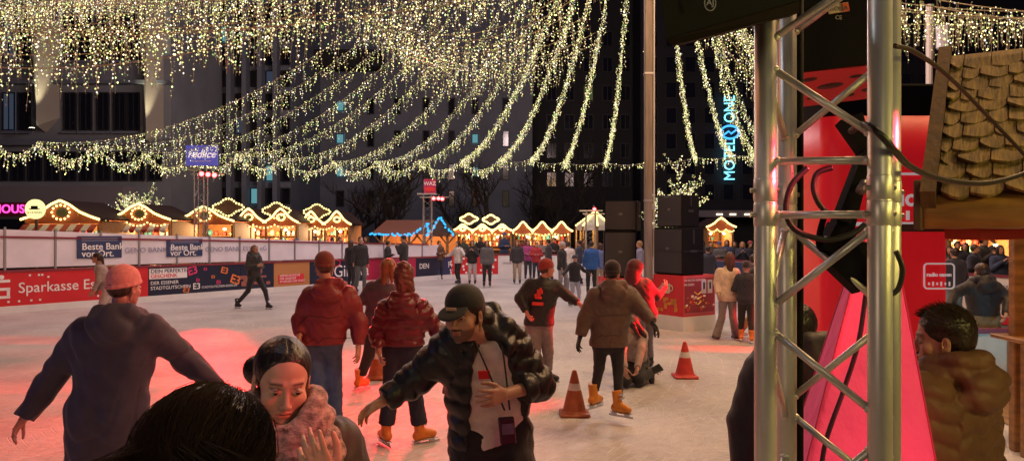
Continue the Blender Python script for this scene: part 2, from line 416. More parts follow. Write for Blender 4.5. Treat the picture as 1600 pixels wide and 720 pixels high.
def hand_prims(s, w, d, nrm, side, curl=.35, sc=1.0, spread=.12, curls=None):
    d = unit(d); nrm = unit(nrm - d * np.dot(nrm, d)); t = np.cross(d, nrm) * side
    offs = (.030, .010, -.010, -.028); Ls = (.070, .080, .073, .056)
    for i in range(4):
        b = w + (d * (.088 - (.010 if i == 3 else 0) - (.003 if i == 0 else 0)) + t * offs[i]) * sc
        s.cap(w + (d * .012 + t * offs[i] * .55) * sc, b, .0145 * sc, .0105 * sc, k=.014 * sc)
        dd = unit(d + t * spread * (1.2 - i * .8)); p = b; ang = 0
        cu = curls[i] if curls else curl * (1 + .18 * i)
        for j, fr in enumerate((.45, .31, .24)):
            ang += cu * (.7, 1.0, .7)[j]; q = p + (dd * math.cos(ang) + nrm * math.sin(ang)) * Ls[i] * fr * sc
            s.cap(p, q, (.0092 - .0011 * j) * sc, (.0081 - .0011 * j) * sc, k=.003 * sc); p = q
    p0 = w + (d * .018 + t * .016) * sc; p1 = p0 + (d * .034 + t * .032 + nrm * .012) * sc; p2 = p1 + (d * .030 + t * .012 + nrm * .014 * (1 + curl)) * sc; p3 = p2 + (d * .024 + t * .001 + nrm * .010 * (1 + curl)) * sc
    s.cap(p0, p1, .015 * sc, .0115 * sc, k=.012 * sc); s.cap(p1, p2, .011 * sc, .0095 * sc, k=.004 * sc); s.cap(p2, p3, .0095 * sc, .0078 * sc, k=.003 * sc)

_skates = {}
def skate_mesh(kind, col):
    key = (kind, col)
    if key in _skates: return _skates[key]
    s = SDF(.02)
    if kind == 'shoe':
        s.cap((0, -.01, -.02), (0, -.01, .05), .042, .042).cap((0, -.045, -.055), (0, .13, -.062), .04, .034)
        v, f = s.mesh(.009, planes=[((0, 0, -.09), (0, 0, -1)), ((0, 0, .06), (0, 0, 1))])
    else:
        s.cap((0, -.005, -.02), (0, -.02, .15), .048, .055).cap((0, -.04, -.045), (0, .125, -.052), .045, .036).cap((0, .02, -.01), (0, .09, -.03), .035, .03)
        v, f = s.mesh(.009, planes=[((0, 0, -.088), (0, 0, -1)), ((0, -.02, .14), (0, -.25, 1))])
    m = cloth('boot_' + '_'.join('%d' % (c * 999) for c in col), col, .38, 'puffer') if kind != 'shoe' else cloth('shoe_' + '_'.join('%d' % (c * 999) for c in col), col, .6)
    me = bpy.data.meshes.new('skate'); o = mk('skate', v, f, m, smooth=True); me = o.data; bpy.data.objects.remove(o)
    bl = None
    if kind != 'shoe':
        b = MB(); b.box((0, .035, -.128), (.0045, .30, .022)); b.box((0, -.05, -.103), (.022, .06, .032), bev=.004); b.box((0, .105, -.103), (.022, .06, .032), bev=.004)
        b.box((0, .035, -.092), (.06, .25, .010), bev=.004)
        for z_ in (.06, .10): b.box((0, .034 + (.10 - z_) * .3, z_), (.085, .03, .018), bev=.005)
        o = b.build('blade', mat('blade_steel', (.55, .56, .6), rough=.3, metal=.8)); bl = o.data; bpy.data.objects.remove(o)
    _skates[key] = (me, bl); return _skates[key]
def add_foot(parent, ankle, d, kind, col, sc=1.0):
    me, bl = skate_mesh(kind, col)
    f = unit(d); r = unit(np.cross(f, V(0, 0, 1))) if abs(f[2]) < .95 else V(1, 0, 0); u = np.cross(r, f)
    M = Matrix(np.stack([r, f, u], 1).tolist()).to_4x4(); M.translation = Vector(ankle); M = M @ Matrix.Scale(sc, 4)
    o = bpy.data.objects.new('shoe' if kind == 'shoe' else 'skate', me); COL.objects.link(o); o.parent = parent; o.matrix_local = M
    if bl: b = bpy.data.objects.new('blade', bl); COL.objects.link(b); b.parent = o
    return o

LAST = {}
def seams(lines, r=.002, m_=None, name='seam', off=.0):
    from mathutils.bvhtree import BVHTree
    t = BVHTree.FromPolygons(LAST['v'].tolist(), LAST['f'].tolist()); m = MB()
    for pts in lines:
        q = []
        for p in catm(pts, 8):
            c, n_, i_, d_ = t.find_nearest(Vector(p))
            q.append(np.array(c) + np.array(n_) * off)
        m.tube(q, r, 5)
    return m.build(name, m_ or mat('seam_dark', (.012, .010, .013), rough=.8), LAST['o'], True)
def hair_local(style, level):
    s = SDF(.025); pl = []; h = {'near': .0045, 'mid': .008, 'far': .016}[level]; noise = (.0022, 170)
    if style in ('short', 'crop'):
        g = 0 if style == 'short' else -.006
        s.ell((0, -.02, .043), (.083 + g, .100 + g, .086 + g)); s.ell((0, -.055, -.005), (.070, .058, .06), k=.03)
        s.ell((0, .095, -.045), (.09, .075, .108), k=.012, sub=True)
    elif style in ('long', 'tied', 'slick'):
        s.ell((0, -.02, .038), (.081, .099, .084)); s.ell((0, -.05, -.01), (.076, .063, .07) if style != 'slick' else (.066, .058, .06), k=.03)
        if style == 'long':
            s.cap((0, -.065, 0), (0, -.085, -.22), .082, .055, sq=(V(0, 1, 0), 1.5), k=.03)
            for q in (-1, 1): s.cap((q * .068, -.01, .03), (q * .075, .01, -.17), .034, .022, k=.02)
            noise = (.004, 60)
        if style == 'slick': s.ell((.052, -.098, -.008), (.046, .044, .046), k=.010); noise = (.0006, 60)
        if style == 'tied': s.cap((0, -.10, .02), (0, -.14, -.16), .035, .02, k=.02)
        s.ell((0, .105, -.030), (.088, .090, .112) if style != 'slick' else (.098, .106, .118), k=.006, sub=True)
        if style == 'slick':
            s.cap((0, .085, .085), (0, -.02, .128), .0022, k=.003, sub=True)
    elif style == 'curly':
        s.ell((0, -.02, .045), (.092, .106, .092)); s.ell((0, -.06, .105), (.062, .058, .05)); s.cap((.03, -.05, 0), (.10, -.04, -.26), .065, .035, k=.03); s.cap((-.02, -.07, 0), (.0, -.1, -.12), .07, .05, k=.03)
        s.ell((0, .098, -.035), (.078, .078, .100), k=.012, sub=True); noise = (.010, 75)
    return s.mesh(h, pl, noise)
def hat_local(style, level):
    s = SDF(.012); pl = []; h = {'near': .006, 'mid': .008, 'far': .015}[level]
    if style == 'beanie':
        s.ell((0, -.018, .050), (.091, .108, .098)); 
        n = 14
        for i in range(n):
            a0, a1 = 2 * PI * i / n, 2 * PI * (i + 1) / n
            g = lambda a: (.083 * math.cos(a), -.016 + .103 * math.sin(a), .022 + .022 * math.sin(a))
            s.cap(g(a0), g(a1), .0115, k=.008)
        pl = [((0, 0, .012), (0, .2, -1))]
    elif style == 'cap':
        s.ell((0, -.014, .050), (.084, .102, .085)); pl = [((0, 0, .028), (0, 0.05, -1))]
    elif style == 'helmet':
        s.ell((0, -.014, .045), (.105, .125, .105)); pl = [((0, 0, .02), (0, .15, -1))]
    v, f = s.mesh(h, pl, (.0012, 70) if style == 'beanie' else None)
    return v, f
_cache = {}
def cached(fn, *a):
    k = (fn.__name__,) + a
    if k not in _cache: _cache[k] = fn(*a)
    return _cache[k]

def torso_prims(s, J, e, sc=1.0, q=None, hem=None, depth=1.0, waist=.0, qd=.012):
    ax = unit(J['sR'] - J['sL']); mid = (J['sL'] + J['sR']) / 2; pel = (J['pL'] + J['pR']) / 2
    up = unit(mid - pel); fw = unit(np.cross(up, ax))
    def L(a, b, t): return a * (1 - t) + b * t
    chestc = L(mid, pel, .30); w = np.linalg.norm(J['sR'] - J['sL']) * .5
    s.cap(L(J['sL'], J['sR'], .12) - up * .012, L(J['sL'], J['sR'], .88) - up * .012, (.058 + e * .5) * sc, k=.04)
    for a in (-1, 1):
        top = mid + ax * a * w * .52 - up * .07 * sc; bot = pel + ax * a * .065 * sc + up * .02
        s.cap(top, bot, (.098 + e) * sc, (.088 + waist + e) * sc, q=q, k=.05, sq=(fw, depth), qd=qd)
    s.cap(mid - up * .05 * sc, pel + up * .0, (.108 + e) * sc, (.1 + e) * sc, q=q, k=.04, sq=(fw, depth), qd=qd)
    s.cap(pel - ax * .07 * sc, pel + ax * .07 * sc, (.102 + e) * sc, k=.04)
    s.cap(mid - up * .02, mid + up * .075 * sc, (.085 + e * .6) * sc, (.058 + e * .4) * sc, k=.04)
    return ax, up, fw, mid, pel

def person(label, J, fa, jacket, pants, head=None, hair=None, hat=None, shoes=('skate', (.02, .02, .022)), glove=None, level='mid', sc=1.0,
           skin=(.48, .28, .20), beard=None, fem=False, group=None, footdir=None, curl=.35, hood=None, shirt=None, palm=None, hands=('L', 'R'), extra=None, cat='person', hcurl=None):
    """body is the top-level mesh; clothing, hair and skates are its children"""
    base = V(J['pL'][0] + J['pR'][0], J['pL'][1] + J['pR'][1], 0) / 2; base[2] = 0
    J = {k: np.asarray(v, float) - base for k, v in J.items()}
    ha, hp, hr = head or (fa, 0, 0); Rh = frame_from(ha, hp, hr); hc = J['head']
    vx = {'near': .010, 'mid': .015, 'far': .026}[level]
    fd = V(math.cos(fa), math.sin(fa), 0)
    # body
    hv, hf, hcl = cached(head_local, level, skin, tuple(c * f for c, f in zip(skin, (.85, .42, .42))) if fem else tuple(c * f for c, f in zip(skin, (.85, .55, .52))), (.03, .02, .015), beard, fem)
    parts = [(hv * sc @ Rh.T + hc, hf, hcl)]
    mid = (J['sL'] + J['sR']) / 2; neckb = hc + Rh @ V(0, -.030, -.075) * sc
    b = SDF(.03); b.cap(neckb, mid + V(0, 0, .01), .052 * sc, .06 * sc)
    torso_prims(b, J, -.022, sc)
    for q in 'LR':
        b.cap(J['s' + q], J['e' + q], .044 * sc, .036 * sc).cap(J['e' + q], J['w' + q], .036 * sc, .027 * sc)
        b.cap(J['p' + q], J['k' + q], .070 * sc, .046 * sc).cap(J['k' + q], J['a' + q], .044 * sc, .032 * sc)
    v, f = b.mesh(max(vx, .016)); parts.append((v, f, np.tile(skin, (len(v), 1))))
    gl = None
    for q in 'LR':
        if q not in hands: continue
        g = SDF(.01); d = unit(J['w' + q] - J['e' + q]); out = unit(J['s' + q] - mid) ; n = palm[q] if palm and q in palm else -out + fd * .3
        side = 1.0
        t = np.cross(d, unit(n)); side = 1 if np.dot(t, fd + V(0, 0, .6)) > 0 else -1
        if level == 'far': g.cap(J['w' + q], J['w' + q] + d * .10 * sc, .032 * sc, .024 * sc, sq=(unit(n), 1.5)); hvx = .016
        else:
            g.cap(J['w' + q] - d * .03, J['w' + q] + d * .01, .026 * sc, .024 * sc, k=.01); hand_prims(g, J['w' + q], d, n, side, curl, sc * (1.0 if glove is None else 1.15), curls=hcurl.get(q) if hcurl else None); hvx = .0042 if level == 'near' else .0058
        v, f = g.mesh(hvx)
        if glove is None: parts.append((v, f, np.tile(skin, (len(v), 1))))
        else: gl = (gl or []) + [(v, f)]
    n = 0; vs, fs, cs = [], [], []
    for v, f, c in parts: vs.append(v); fs.append(f + n); cs.append(c); n += len(v)
    root = mk('person', np.concatenate(vs), np.concatenate(fs), skin_mat(), smooth=True, loc=base.tolist())
    paint(root, np.concatenate(cs)); tag(root, label, cat, group)
    if gl:
        for v, f in gl: mk('glove', v, f, cloth('glove_' + str(int(glove[0] * 9999)), glove, .7), root, True)
    if level == 'near':
        for q in (-1, 1):
            e = MB(); e.ball((0, 0, 0), .0118, 16, 12); o = e.build('eye', mat('eye_white', (.42, .38, .35), rough=.2), root, True, (hc + Rh @ (V(q * .0305, .0745, -.0005) * sc)).tolist())
            e = MB(); e.ball((0, 0, 0), (.0062, .0062, .0022), 14, 8, R=np.stack([Rh[:, 0], Rh[:, 2], Rh[:, 1]], 1)); i_ = e.build('iris', mat('iris_dark', (.03, .017, .01), rough=.1), o, True, (Rh @ V(0, .0106, -.0008)).tolist())
    # clothes
    jk = dict(e=.022, q=None, hem=None, hood=False, rough=.8, kind='cloth', arm=0.0, depth=1.0, noise=(.005, 40), qd=.022, long=0, open=False, cuff=0.0); jk.update(jacket)
    jm = cloth(jk['name'], jk['col'], jk['rough'], jk['kind'])
    s = SDF(.03); e = jk['e']
    ax, up, fw, mid, pel = torso_prims(s, J, e, sc, None, depth=jk['depth'])
    if np.dot(fw, fd) < 0: fw = -fw
    if jk['long']:
        for q in 'LR':
            s.cap(J['p' + q] + up * .05, J['p' + q] * (1 - jk['long']) + J['k' + q] * jk['long'], (.115 + e) * sc, (.122 + e) * sc, k=.06)
    for q in 'LR':
        a = jk['arm']
        s.cap(J['s' + q], J['e' + q], (.052 + e * .6 + a) * sc, (.046 + e * .5 + a) * sc, k=.06)
        s.cap(J['e' + q], J['w' + q], (.047 + e * .5 + a) * sc, (.036 + e * .35 + a * .6) * sc, flat=True, k=.02)
        d = unit(J['w' + q] - J['e' + q]); s.cap(J['w' + q] - d * .035, J['w' + q] - d * .004, (.038 + e * .4) * sc, flat=True, k=.004)
    if jk['hood']:
        pts = [mid + (ax * x + fw * y + up * z) * sc for x, y, z in ((-.075, .10, .01), (-.112, .02, .085), (-.085, -.080, .12), (0, -.115, .125), (.085, -.080, .12), (.112, .02, .085), (.075, .10, .01))]
        for a, b2 in zip(pts, pts[1:]): s.cap(a, b2, .050 * sc, k=.03)
        s.ell(mid + (-fw * .135 + up * .035) * sc, V(.135, .072, .100) * sc, R=np.stack([ax, fw, up], 1), k=.03)
        s.cap(mid + up * .02 * sc, mid + up * .10 * sc, .095 * sc, .085 * sc, k=.03)
    elif not jk.get('nocollar'):
        s.cap(mid + up * .02 * sc, mid + up * .10 * sc, .078 * sc, .068 * sc, flat=True, k=.02)
    pl = []
    if jk['hem'] is not None: pl.append((V(0, 0, jk['hem']), V(*jk.get('hemn', (0, 0, -1)))))
    else: pl.append((pel - up * .10 * sc, -up)) if not jk['long'] else None
    if jk['open']:
        for (a, b2, ra, rb) in jk['open'](J, ax, up, fw, mid, pel): s.cap(a, b2, ra, rb, sub=True, k=.008)
    ql = None
    if jk['q']: ql = ([(mid + up * .12, pel - up * .15, .11)] + [(J['s' + q], J['e' + q], .05) for q in 'LR'] + [(J['e' + q], J['w' + q], .045) for q in 'LR'], jk['q'], jk['qd'])
    v, f = s.mesh(vx * .85, pl, jk['noise'], quilt=ql)
    jo = mk('jacket' if not jk['long'] else 'coat', v, f, jm, root, True); LAST['v'] = v; LAST['f'] = f; LAST['o'] = jo
    if shirt:
        s = SDF(.03); torso_prims(s, J, shirt.get('e', .004), sc); v, f = s.mesh(vx * .8, [(V(0, 0, shirt['hem']), V(*shirt.get('hemn', (0, 0, -1)))), (mid + up * .055, up + fw * .25)], (.004, 22))
        mk('shirt', v, f, cloth(shirt['name'], shirt['col'], .9), root, True)
    if hood:      # hood worn up
        s = SDF(.02); s.ell((0, -.025, .035), (.108, .128, .118)).cap((0, -.06, -.05), (0, -.05, -.13), .105, .11).ell((0, .115, -.02), (.072, .085, .105), sub=True, k=.02)
        v, f = s.mesh(vx * .8, (), (.004, 40)); mk('hood', v * sc @ Rh.T + hc, f, cloth(hood['name'], hood['col'], .7, hood.get('kind', 'cloth')), root, True)
    pt = dict(e=.012, flare=0.0, kind='denim', noise=(.005, 52), cuff=.0); pt.update(pants)
    s = SDF(.03); e = pt['e']; s.cap(J['pL'] + up * .06, J['pR'] + up * .06, (.10 + e * .6) * sc, k=.04)
    s.cap(J['pL'], J['pR'], (.098 + e * .6) * sc)
    for q in 'LR':
        s.cap(J['p' + q], J['k' + q], (.083 + e) * sc, (.056 + e) * sc, k=.03)
        d = unit(J['a' + q] - J['k' + q]); end = J['a' + q] + d * (.045 if shoes[0] == 'shoe' or pt['flare'] > .02 else -.06) * sc
        s.cap(J['k' + q], end, (.056 + e) * sc, (.041 + e + pt['flare']) * sc, flat=True, k=.02)
    v, f = s.mesh(vx * .9, (), pt['noise']); mk('trousers', v, f, cloth(pt['name'], pt['col'], .85, pt['kind']), root, True)
    if hair:
        v, f = cached(hair_local, hair[0], level); mk('hair', v * sc @ Rh.T + hc, f, cloth('hair_' + '_'.join('%d' % (c * 999) for c in hair[1]), hair[1], .4, 'hair'), root, True)
    if hat:
        v, f = cached(hat_local, hat[0], level); m = cloth('hat_' + '_'.join('%d' % (c * 999) for c in hat[1]), hat[1], .8, 'knit' if hat[0] == 'beanie' else 'cloth')
        o = mk('hat' if hat[0] == 'beanie' else hat[0], v * sc @ Rh.T + hc, f, m, root, True)
        if hat[0] == 'cap':
            s = SDF(.005); s.ell((0, .100, .030), (.066, .072, .012), R=np.array([[1, 0, 0], [0, .93, .36], [0, -.36, .93]])); s.ell((0, .105, -.005), (.052, .09, .022), R=np.array([[1, 0, 0], [0, .93, .36], [0, -.36, .93]]), sub=True, k=.004); v, f = s.mesh(.005); mk('visor', v @ Rh.T + hc, f, m, o, True)
    for q in 'LR':
        d = footdir[q] if footdir and q in footdir else fd + V(0, 0, 0)
        add_foot(root, J['a' + q], d, shoes[0], shoes[1], sc)
    if extra: extra(root, J, Rh, hc, ax, up, fw, mid, pel)
    return root

def Jpx(d, head, sL, sR, eL, wL, eR, wR, pel, kL, aL, kR, aR, hipw=.085):
    g = lambda t: P(t[0], t[1], d + (t[2] if len(t) > 2 else 0))
    J = dict(head=g(head), sL=g(sL), sR=g(sR), eL=g(eL), wL=g(wL), eR=g(eR), wR=g(wR), kL=g(kL), aL=g(aL), kR=g(kR), aR=g(aR))
    ax = unit((J['sR'] - J['sL']) * V(1, 1, 0)); p = g(pel); J['pL'] = p - ax * hipw; J['pR'] = p + ax * hipw
    return J
def Jgen(x, y, fa, H=1.72, arms='down', stride=.0, lean=0.0, skates=True, seed=0, z0=0.0):
    """standing or skating figure; L is the figure's side at -axis seen along fa"""
    r = random.Random(seed); sc = H / 1.75; f = V(math.cos(fa), math.sin(fa), 0); a = V(f[1], -f[0], 0)   # a: figure's right
    up = V(0, 0, 1); o = V(x, y, z0); az = .135 if skates else .09
    j = lambda s_, fw, z: o + a * s_ * sc + f * fw * sc + up * z * sc
    ln = lean
    J = dict(head=j(0, .03 + ln * .75, 1.63), sL=j(-.165, ln * .62, 1.41), sR=j(.165, ln * .62, 1.41), pL=j(-.085, 0, .93), pR=j(.085, 0, .93),
             kL=j(-.10, .06 + stride * .3, .50), kR=j(.10, .05 - stride * .2, .50), aL=j(-.11, -.01 + stride * .5, 0), aR=j(.11, -.02 - stride * .6, 0))
    J['aL'][2] = J['aR'][2] = z0 + az * sc
    sets = {'down': ((.22, .02, 1.14), (.235, .08, .90)), 'out': ((.36, .02, 1.22), (.56, .10, 1.08)), 'fold': ((.23, .02, 1.15), (.06, .22, 1.16)),
            'phone': ((.22, .06, 1.15), (.06, .26, 1.36)), 'rail': ((.22, .12, 1.17), (.18, .36, 1.10)), 'mix': ((.22, .02, 1.14), (.3, .1, .92))}
    for q, sg in (('L', -1), ('R', 1)):
        k = arms if arms != 'mix' else ('down' if sg < 0 else 'phone'); e, w_ = sets[k]; jt = r.uniform(-.02, .04)
        J['e' + q] = j(sg * (e[0] + jt), e[1] + ln * .5, e[2]); J['w' + q] = j(sg * (w_[0] + jt), w_[1] + ln * .6, w_[2] + jt)
    return J, sc
# ------------------------------------------------------------------ setting: ice, pavement, floor, night sky
def ice_material():
    m = bpy.data.materials.new('ice'); m.use_nodes = True; nt = m.node_tree; N = nt.nodes; L = nt.links; b = N['Principled BSDF']
    tc = N.new('ShaderNodeTexCoord'); g = tc.outputs['Object']
    n1 = N.new('ShaderNodeTexNoise'); n1.inputs['Scale'].default_value = .7; n1.inputs['Detail'].default_value = 8; L.new(g, n1.inputs['Vector'])
    n2 = N.new('ShaderNodeTexNoise'); n2.inputs['Scale'].default_value = 9; n2.inputs['Detail'].default_value = 8; n2.inputs['Roughness'].default_value = .7; L.new(g, n2.inputs['Vector'])
    # skate scratches: three sets of warped thin rings
    prev = None
    for i, (sc, th, loc) in enumerate(((3.2, .045, (3, -9, 0)), (2.3, .04, (-14, 4, 0)), (4.1, .05, (9, 20, 0)), (5.5, .06, (-3, 2, 0)), (1.7, .03, (12, -15, 0)))):
        mp = N.new('ShaderNodeMapping'); mp.inputs['Location'].default_value = loc; L.new(g, mp.inputs['Vector'])
        wv = N.new('ShaderNodeTexWave'); wv.wave_type = 'RINGS'; wv.rings_direction = 'Z'; wv.inputs['Scale'].default_value = sc; wv.inputs['Distortion'].default_value = 9
        wv.inputs['Detail'].default_value = 1; wv.inputs['Detail Scale'].default_value = .22; L.new(mp.outputs[0], wv.inputs['Vector'])
        r = N.new('ShaderNodeMapRange'); r.inputs['From Min'].default_value = 1 - th; r.inputs['From Max'].default_value = 1.0; L.new(wv.outputs['Fac'], r.inputs['Value'])
        k = N.new('ShaderNodeTexNoise'); k.inputs['Scale'].default_value = 1.2 + .3 * i; L.new(mp.outputs[0], k.inputs['Vector'])
        kr = N.new('ShaderNodeMapRange'); kr.inputs['From Min'].default_value = .48; kr.inputs['From Max'].default_value = .6; L.new(k.outputs['Fac'], kr.inputs['Value'])
        mu = N.new('ShaderNodeMath'); mu.operation = 'MULTIPLY'; L.new(r.outputs[0], mu.inputs[0]); L.new(kr.outputs[0], mu.inputs[1])
        if prev is None: prev = mu.outputs[0]
        else:
            mx = N.new('ShaderNodeMath'); mx.operation = 'MAXIMUM'; L.new(prev, mx.inputs[0]); L.new(mu.outputs[0], mx.inputs[1]); prev = mx.outputs[0]
    ad = N.new('ShaderNodeMath'); ad.operation = 'ADD'; L.new(n1.outputs['Fac'], ad.inputs[0]); L.new(n2.outputs['Fac'], ad.inputs[1])
    mr = N.new('ShaderNodeMapRange'); mr.inputs['From Min'].default_value = .75; mr.inputs['From Max'].default_value = 1.25; L.new(ad.outputs[0], mr.inputs['Value'])
    mx = N.new('ShaderNodeMix'); mx.data_type = 'RGBA'; mx.inputs['A'].default_value = (.42, .42, .42, 1); mx.inputs['B'].default_value = (.72, .71, .70, 1); L.new(mr.outputs[0], mx.inputs['Factor'])
    m2 = N.new('ShaderNodeMix'); m2.data_type = 'RGBA'; m2.inputs['B'].default_value = (.97, .96, .95, 1); L.new(mx.outputs['Result'], m2.inputs['A'])
    sm = N.new('ShaderNodeMath'); sm.operation = 'MULTIPLY'; sm.inputs[1].default_value = .6; L.new(prev, sm.inputs[0]); L.new(sm.outputs[0], m2.inputs['Factor'])
    L.new(m2.outputs['Result'], b.inputs['Base Color'])
    rr = N.new('ShaderNodeMapRange'); rr.inputs['To Min'].default_value = .16; rr.inputs['To Max'].default_value = .62; L.new(n2.outputs['Fac'], rr.inputs['Value']); L.new(rr.outputs[0], b.inputs['Roughness'])
    bp = N.new('ShaderNodeBump'); bp.inputs['Strength'].default_value = .5; bp.inputs['Distance'].default_value = .02
    hs = N.new('ShaderNodeMath'); hs.operation = 'SUBTRACT'; L.new(n2.outputs['Fac'], hs.inputs[0]); L.new(prev, hs.inputs[1]); L.new(hs.outputs[0], bp.inputs['Height']); L.new(bp.outputs[0], b.inputs['Normal'])
    b.inputs['Specular IOR Level'].default_value = .4
    return m
g = MB(); g.quad((-90, -10, -.02), (90, -10, -.02), (90, 130, -.02), (-90, 130, -.02))
tag(g.build('pavement', mat('pavement', (.07, .065, .06), rough=.8, var=.3, vscale=2, bump=.3, bscale=12)), kind='structure')
g = MB(); g.quad((-26, -.8, 0), (9.2, -.8, 0), (9.6, 15, 0), (4.5, 33.4, 0), (-2.6, 33.4, 0), (-13.2, 18.5, 0), (-26, .5, 0))
tag(g.build('ice', ice_material()), kind='structure')
g = MB(); g.quad((3.7, -.8, .012), (9.5, -.8, .012), (9.5, 9.3, .012), (5.45, 9.3, .012))
tag(g.build('floor', mat('plank_floor', (.30, .19, .10), rough=.6, var=.4, vscale=3, stretch=(8, .5, 1), bump=.3, bscale=6)), kind='structure')

# ------------------------------------------------------------------ buildings behind the square
STONE = mat('stone_facade', (.29, .32, .36), rough=.85, var=.12, vscale=.6, bump=.2, bscale=3, bdist=.03)
STONE2 = mat('pale_panel', (.20, .23, .29), rough=.8, var=.15, vscale=.5)
DARKST = mat('dark_panel', (.022, .022, .028), rough=.7, var=.2, vscale=.5)
GLASS = mat('dark_glass', (.012, .012, .016), rough=.12, spec=.8)
LITG = emis('lit_window', (.20, .55, .62), .55); DIMG = emis('dim_window', (.10, .13, .20), .35)
FRAME = mat('window_frame', (.03, .03, .035), rough=.5)
def window(parent, x, z, w_, h_, y=0.0, g=None, cross=True):
    m = MB(); m.box((x, y, z), (w_, .06, h_)); o = m.build('window', g or GLASS, parent)
    f = MB(); t = .07
    for (cx, cz, sx, sz) in ((x, z + h_ / 2 - t / 2, w_, t), (x, z - h_ / 2 + t / 2, w_, t), (x - w_ / 2 + t / 2, z, t, h_ - 2 * t - .01), (x + w_ / 2 - t / 2, z, t, h_ - 2 * t - .01)): f.box((cx, y - .055, cz), (sx, .05, sz))
    if cross: f.box((x, y - .05, z), (t * .7, .04, h_ - 2 * t - .01))
    f.build('frame', FRAME, o); return o
def facade(px0, px1, d, ztop, depth, name_label, matm, zs=None):
    x0, x1 = (px0 - 800) / F * d, (px1 - 800) / F * d
    e = empty('building', (x0, d, 0), 0, name_label, 'building')
    m = MB(); m.box(((x1 - x0) / 2, depth / 2 + .4, ztop / 2), (x1 - x0, depth, ztop)); m.build('wall', matm, e)
    return e, x1 - x0, d
def zy(py, d): return CAMZ - (py - 360) / F * d
random.seed(3)
# stone building on the left, with two lit ridged fins
d = 44; B, W, _ = facade(-160, 262, d, 20, 14, 'grey stone office building with two uplit pointed fins, at the far left', STONE)
s_ = d / F; X = lambda px: (px + 160) * s_
for (y0, y1) in ((143, 203), (20, 92)):
    zc, hh = (zy(y0, d) + zy(y1, d)) / 2, (y1 - y0) * s_
    for px in (-130, -96, -62, -28, 8, 32, 104, 129, 156, 182, 204):
        window(B, X(px), zc, 20 * s_, hh, g=DIMG if px == 8 else None, y=.36)
        m = MB(); m.box((X(px) , .30, zc - hh / 2 - .12), (22 * s_, .3, .14)); m.build('sill', STONE2, B)
m = MB(); m.box((W / 2, .22, zy(222, d)), (W, .5, .35)); m.box((W / 2, .22, zy(128, d)), (W, .5, .2)); m.build('cornice', STONE2, B)
for px in range(-140, 250, 27):
    window(B, X(px), (zy(236, d) + zy(282, d)) / 2, (22) * s_, 46 * s_, y=.34)
m = MB(); m.box((W / 2 - 1, -.3, zy(310, d)), (W - 2, 1.6, 36 * s_)); m.build('canopy', mat('canopy_grey', (.30, .27, .30), rough=.6), B)
m = MB(); m.box((W / 2, .2, 1.4), (W, .4, 2.6)); m.build('shop_front', GLASS, B)
for fx, yt, yb, hw in ((66, 30, 205, 21), (235, 10, 226, 16)):
    x = X(fx); zt, zb = zy(yt, d), zy(yb, d); hw *= s_; zk = zb + hw * 1.05; m = MB()
    a, b, c = (x - hw, .38, zk), (x, -.55, zb + .25), (x + hw, .38, zk); tipb = (x, .38, zb - .05)
    m.quad((x - hw, .38, zt), a, b, (x, -.55, zt)); m.quad((x, -.55, zt), b, c, (x + hw, .38, zt)); m.quad(a, tipb, b); m.quad(b, tipb, c)
    m.build('fin', mat('fin_stone', (.45, .42, .36), rough=.7), B)
    for q in (-1, 1): l = spot('fin_uplight', (x + B.location.x + q * .28, d - 1.0, zb + .15), (x + B.location.x + q * .20, d - .15, zb + 4.5), 1100, (1, .86, .55), 26, .9)
    m = MB(); m.box((x, -.95, zb - .02), (.3, .3, .14), bev=.03); o = m.build('uplight', FRAME, B)
    m = MB(); m.box((x, -.95, zb + .06), (.2, .2, .02)); m.build('lamp', emis('uplight_lamp', (1, .9, .6), 8), o)
# pink shop sign and round stall sign
# glass curtain-wall building with mullions
d = 52; B, W, _ = facade(262, 452, d, 22, 16, 'office block with tall vertical mullions and dark glazing, second from the left', STONE2)
s_ = d / F
for i, px in enumerate(range(276, 452, 24)):
    m = MB(); m.box(((px - 12 - 262) * s_, .0, 11), (7 * s_, .8, 22)); m.build('mullion', STONE2, B)
    for j, py in enumerate((18, 52, 88, 122, 158, 196, 232, 270, 306)):
        lit = (i, j) in ((6, 3), (4, 5), (1, 4), (6, 7), (5, 8), (3, 1))
        window(B, (px - 262) * s_, zy(py, d), 15 * s_, 26 * s_, y=.36, g=(LITG if (i + j) % 3 else DIMG) if lit else None, cross=False)
# pale slab building
d = 60; B, W, _ = facade(452, 832, d, 30, 16, 'wide pale concrete building with scattered narrow windows behind the light strings', STONE2); s_ = d / F
for px in (480, 530, 578, 620, 665, 705, 742, 790):
    for j, py in enumerate((165, 216, 268, 310)):
        lit = px == 530 and j < 3 or (px == 742 and j in (1, 2))
        window(B, (px - 452) * s_, zy(py, d), (11 if px != 530 else 13) * s_, (16 if lit else 26) * s_, y=.36, g=LITG if lit else None, cross=False)
m = MB(); m.box((83 * s_, -.6, zy(98, d)), (130 * s_, 2.0, 26 * s_)); m.build('awning', mat('black_canopy', (.02, .02, .022), rough=.6), B)
d = 66; B, W, _ = facade(832, 1002, d, 34, 16, 'dark slab tower left of the wooden mast with few windows', DARKST); s_ = d / F
for px in (862, 890, 920, 950, 978):
    for j, py in enumerate((60, 100, 145, 190, 235, 280)):
        window(B, (px - 832) * s_, zy(py, d), 16 * s_, 24 * s_, y=.36, g=emis('green_window', (.35, .42, .15), .18) if (px, j) == (920, 2) else None, cross=True)
d = 62; B, W, _ = facade(1002, 1330, d, 30, 16, 'black hotel tower carrying the vertical cyan neon sign', DARKST); s_ = d / F
for px in range(1020, 1320, 30):
    for py in range(60, 330, 40): window(B, (px - 1002) * s_, zy(py, d), 18 * s_, 26 * s_, y=.36, cross=False)
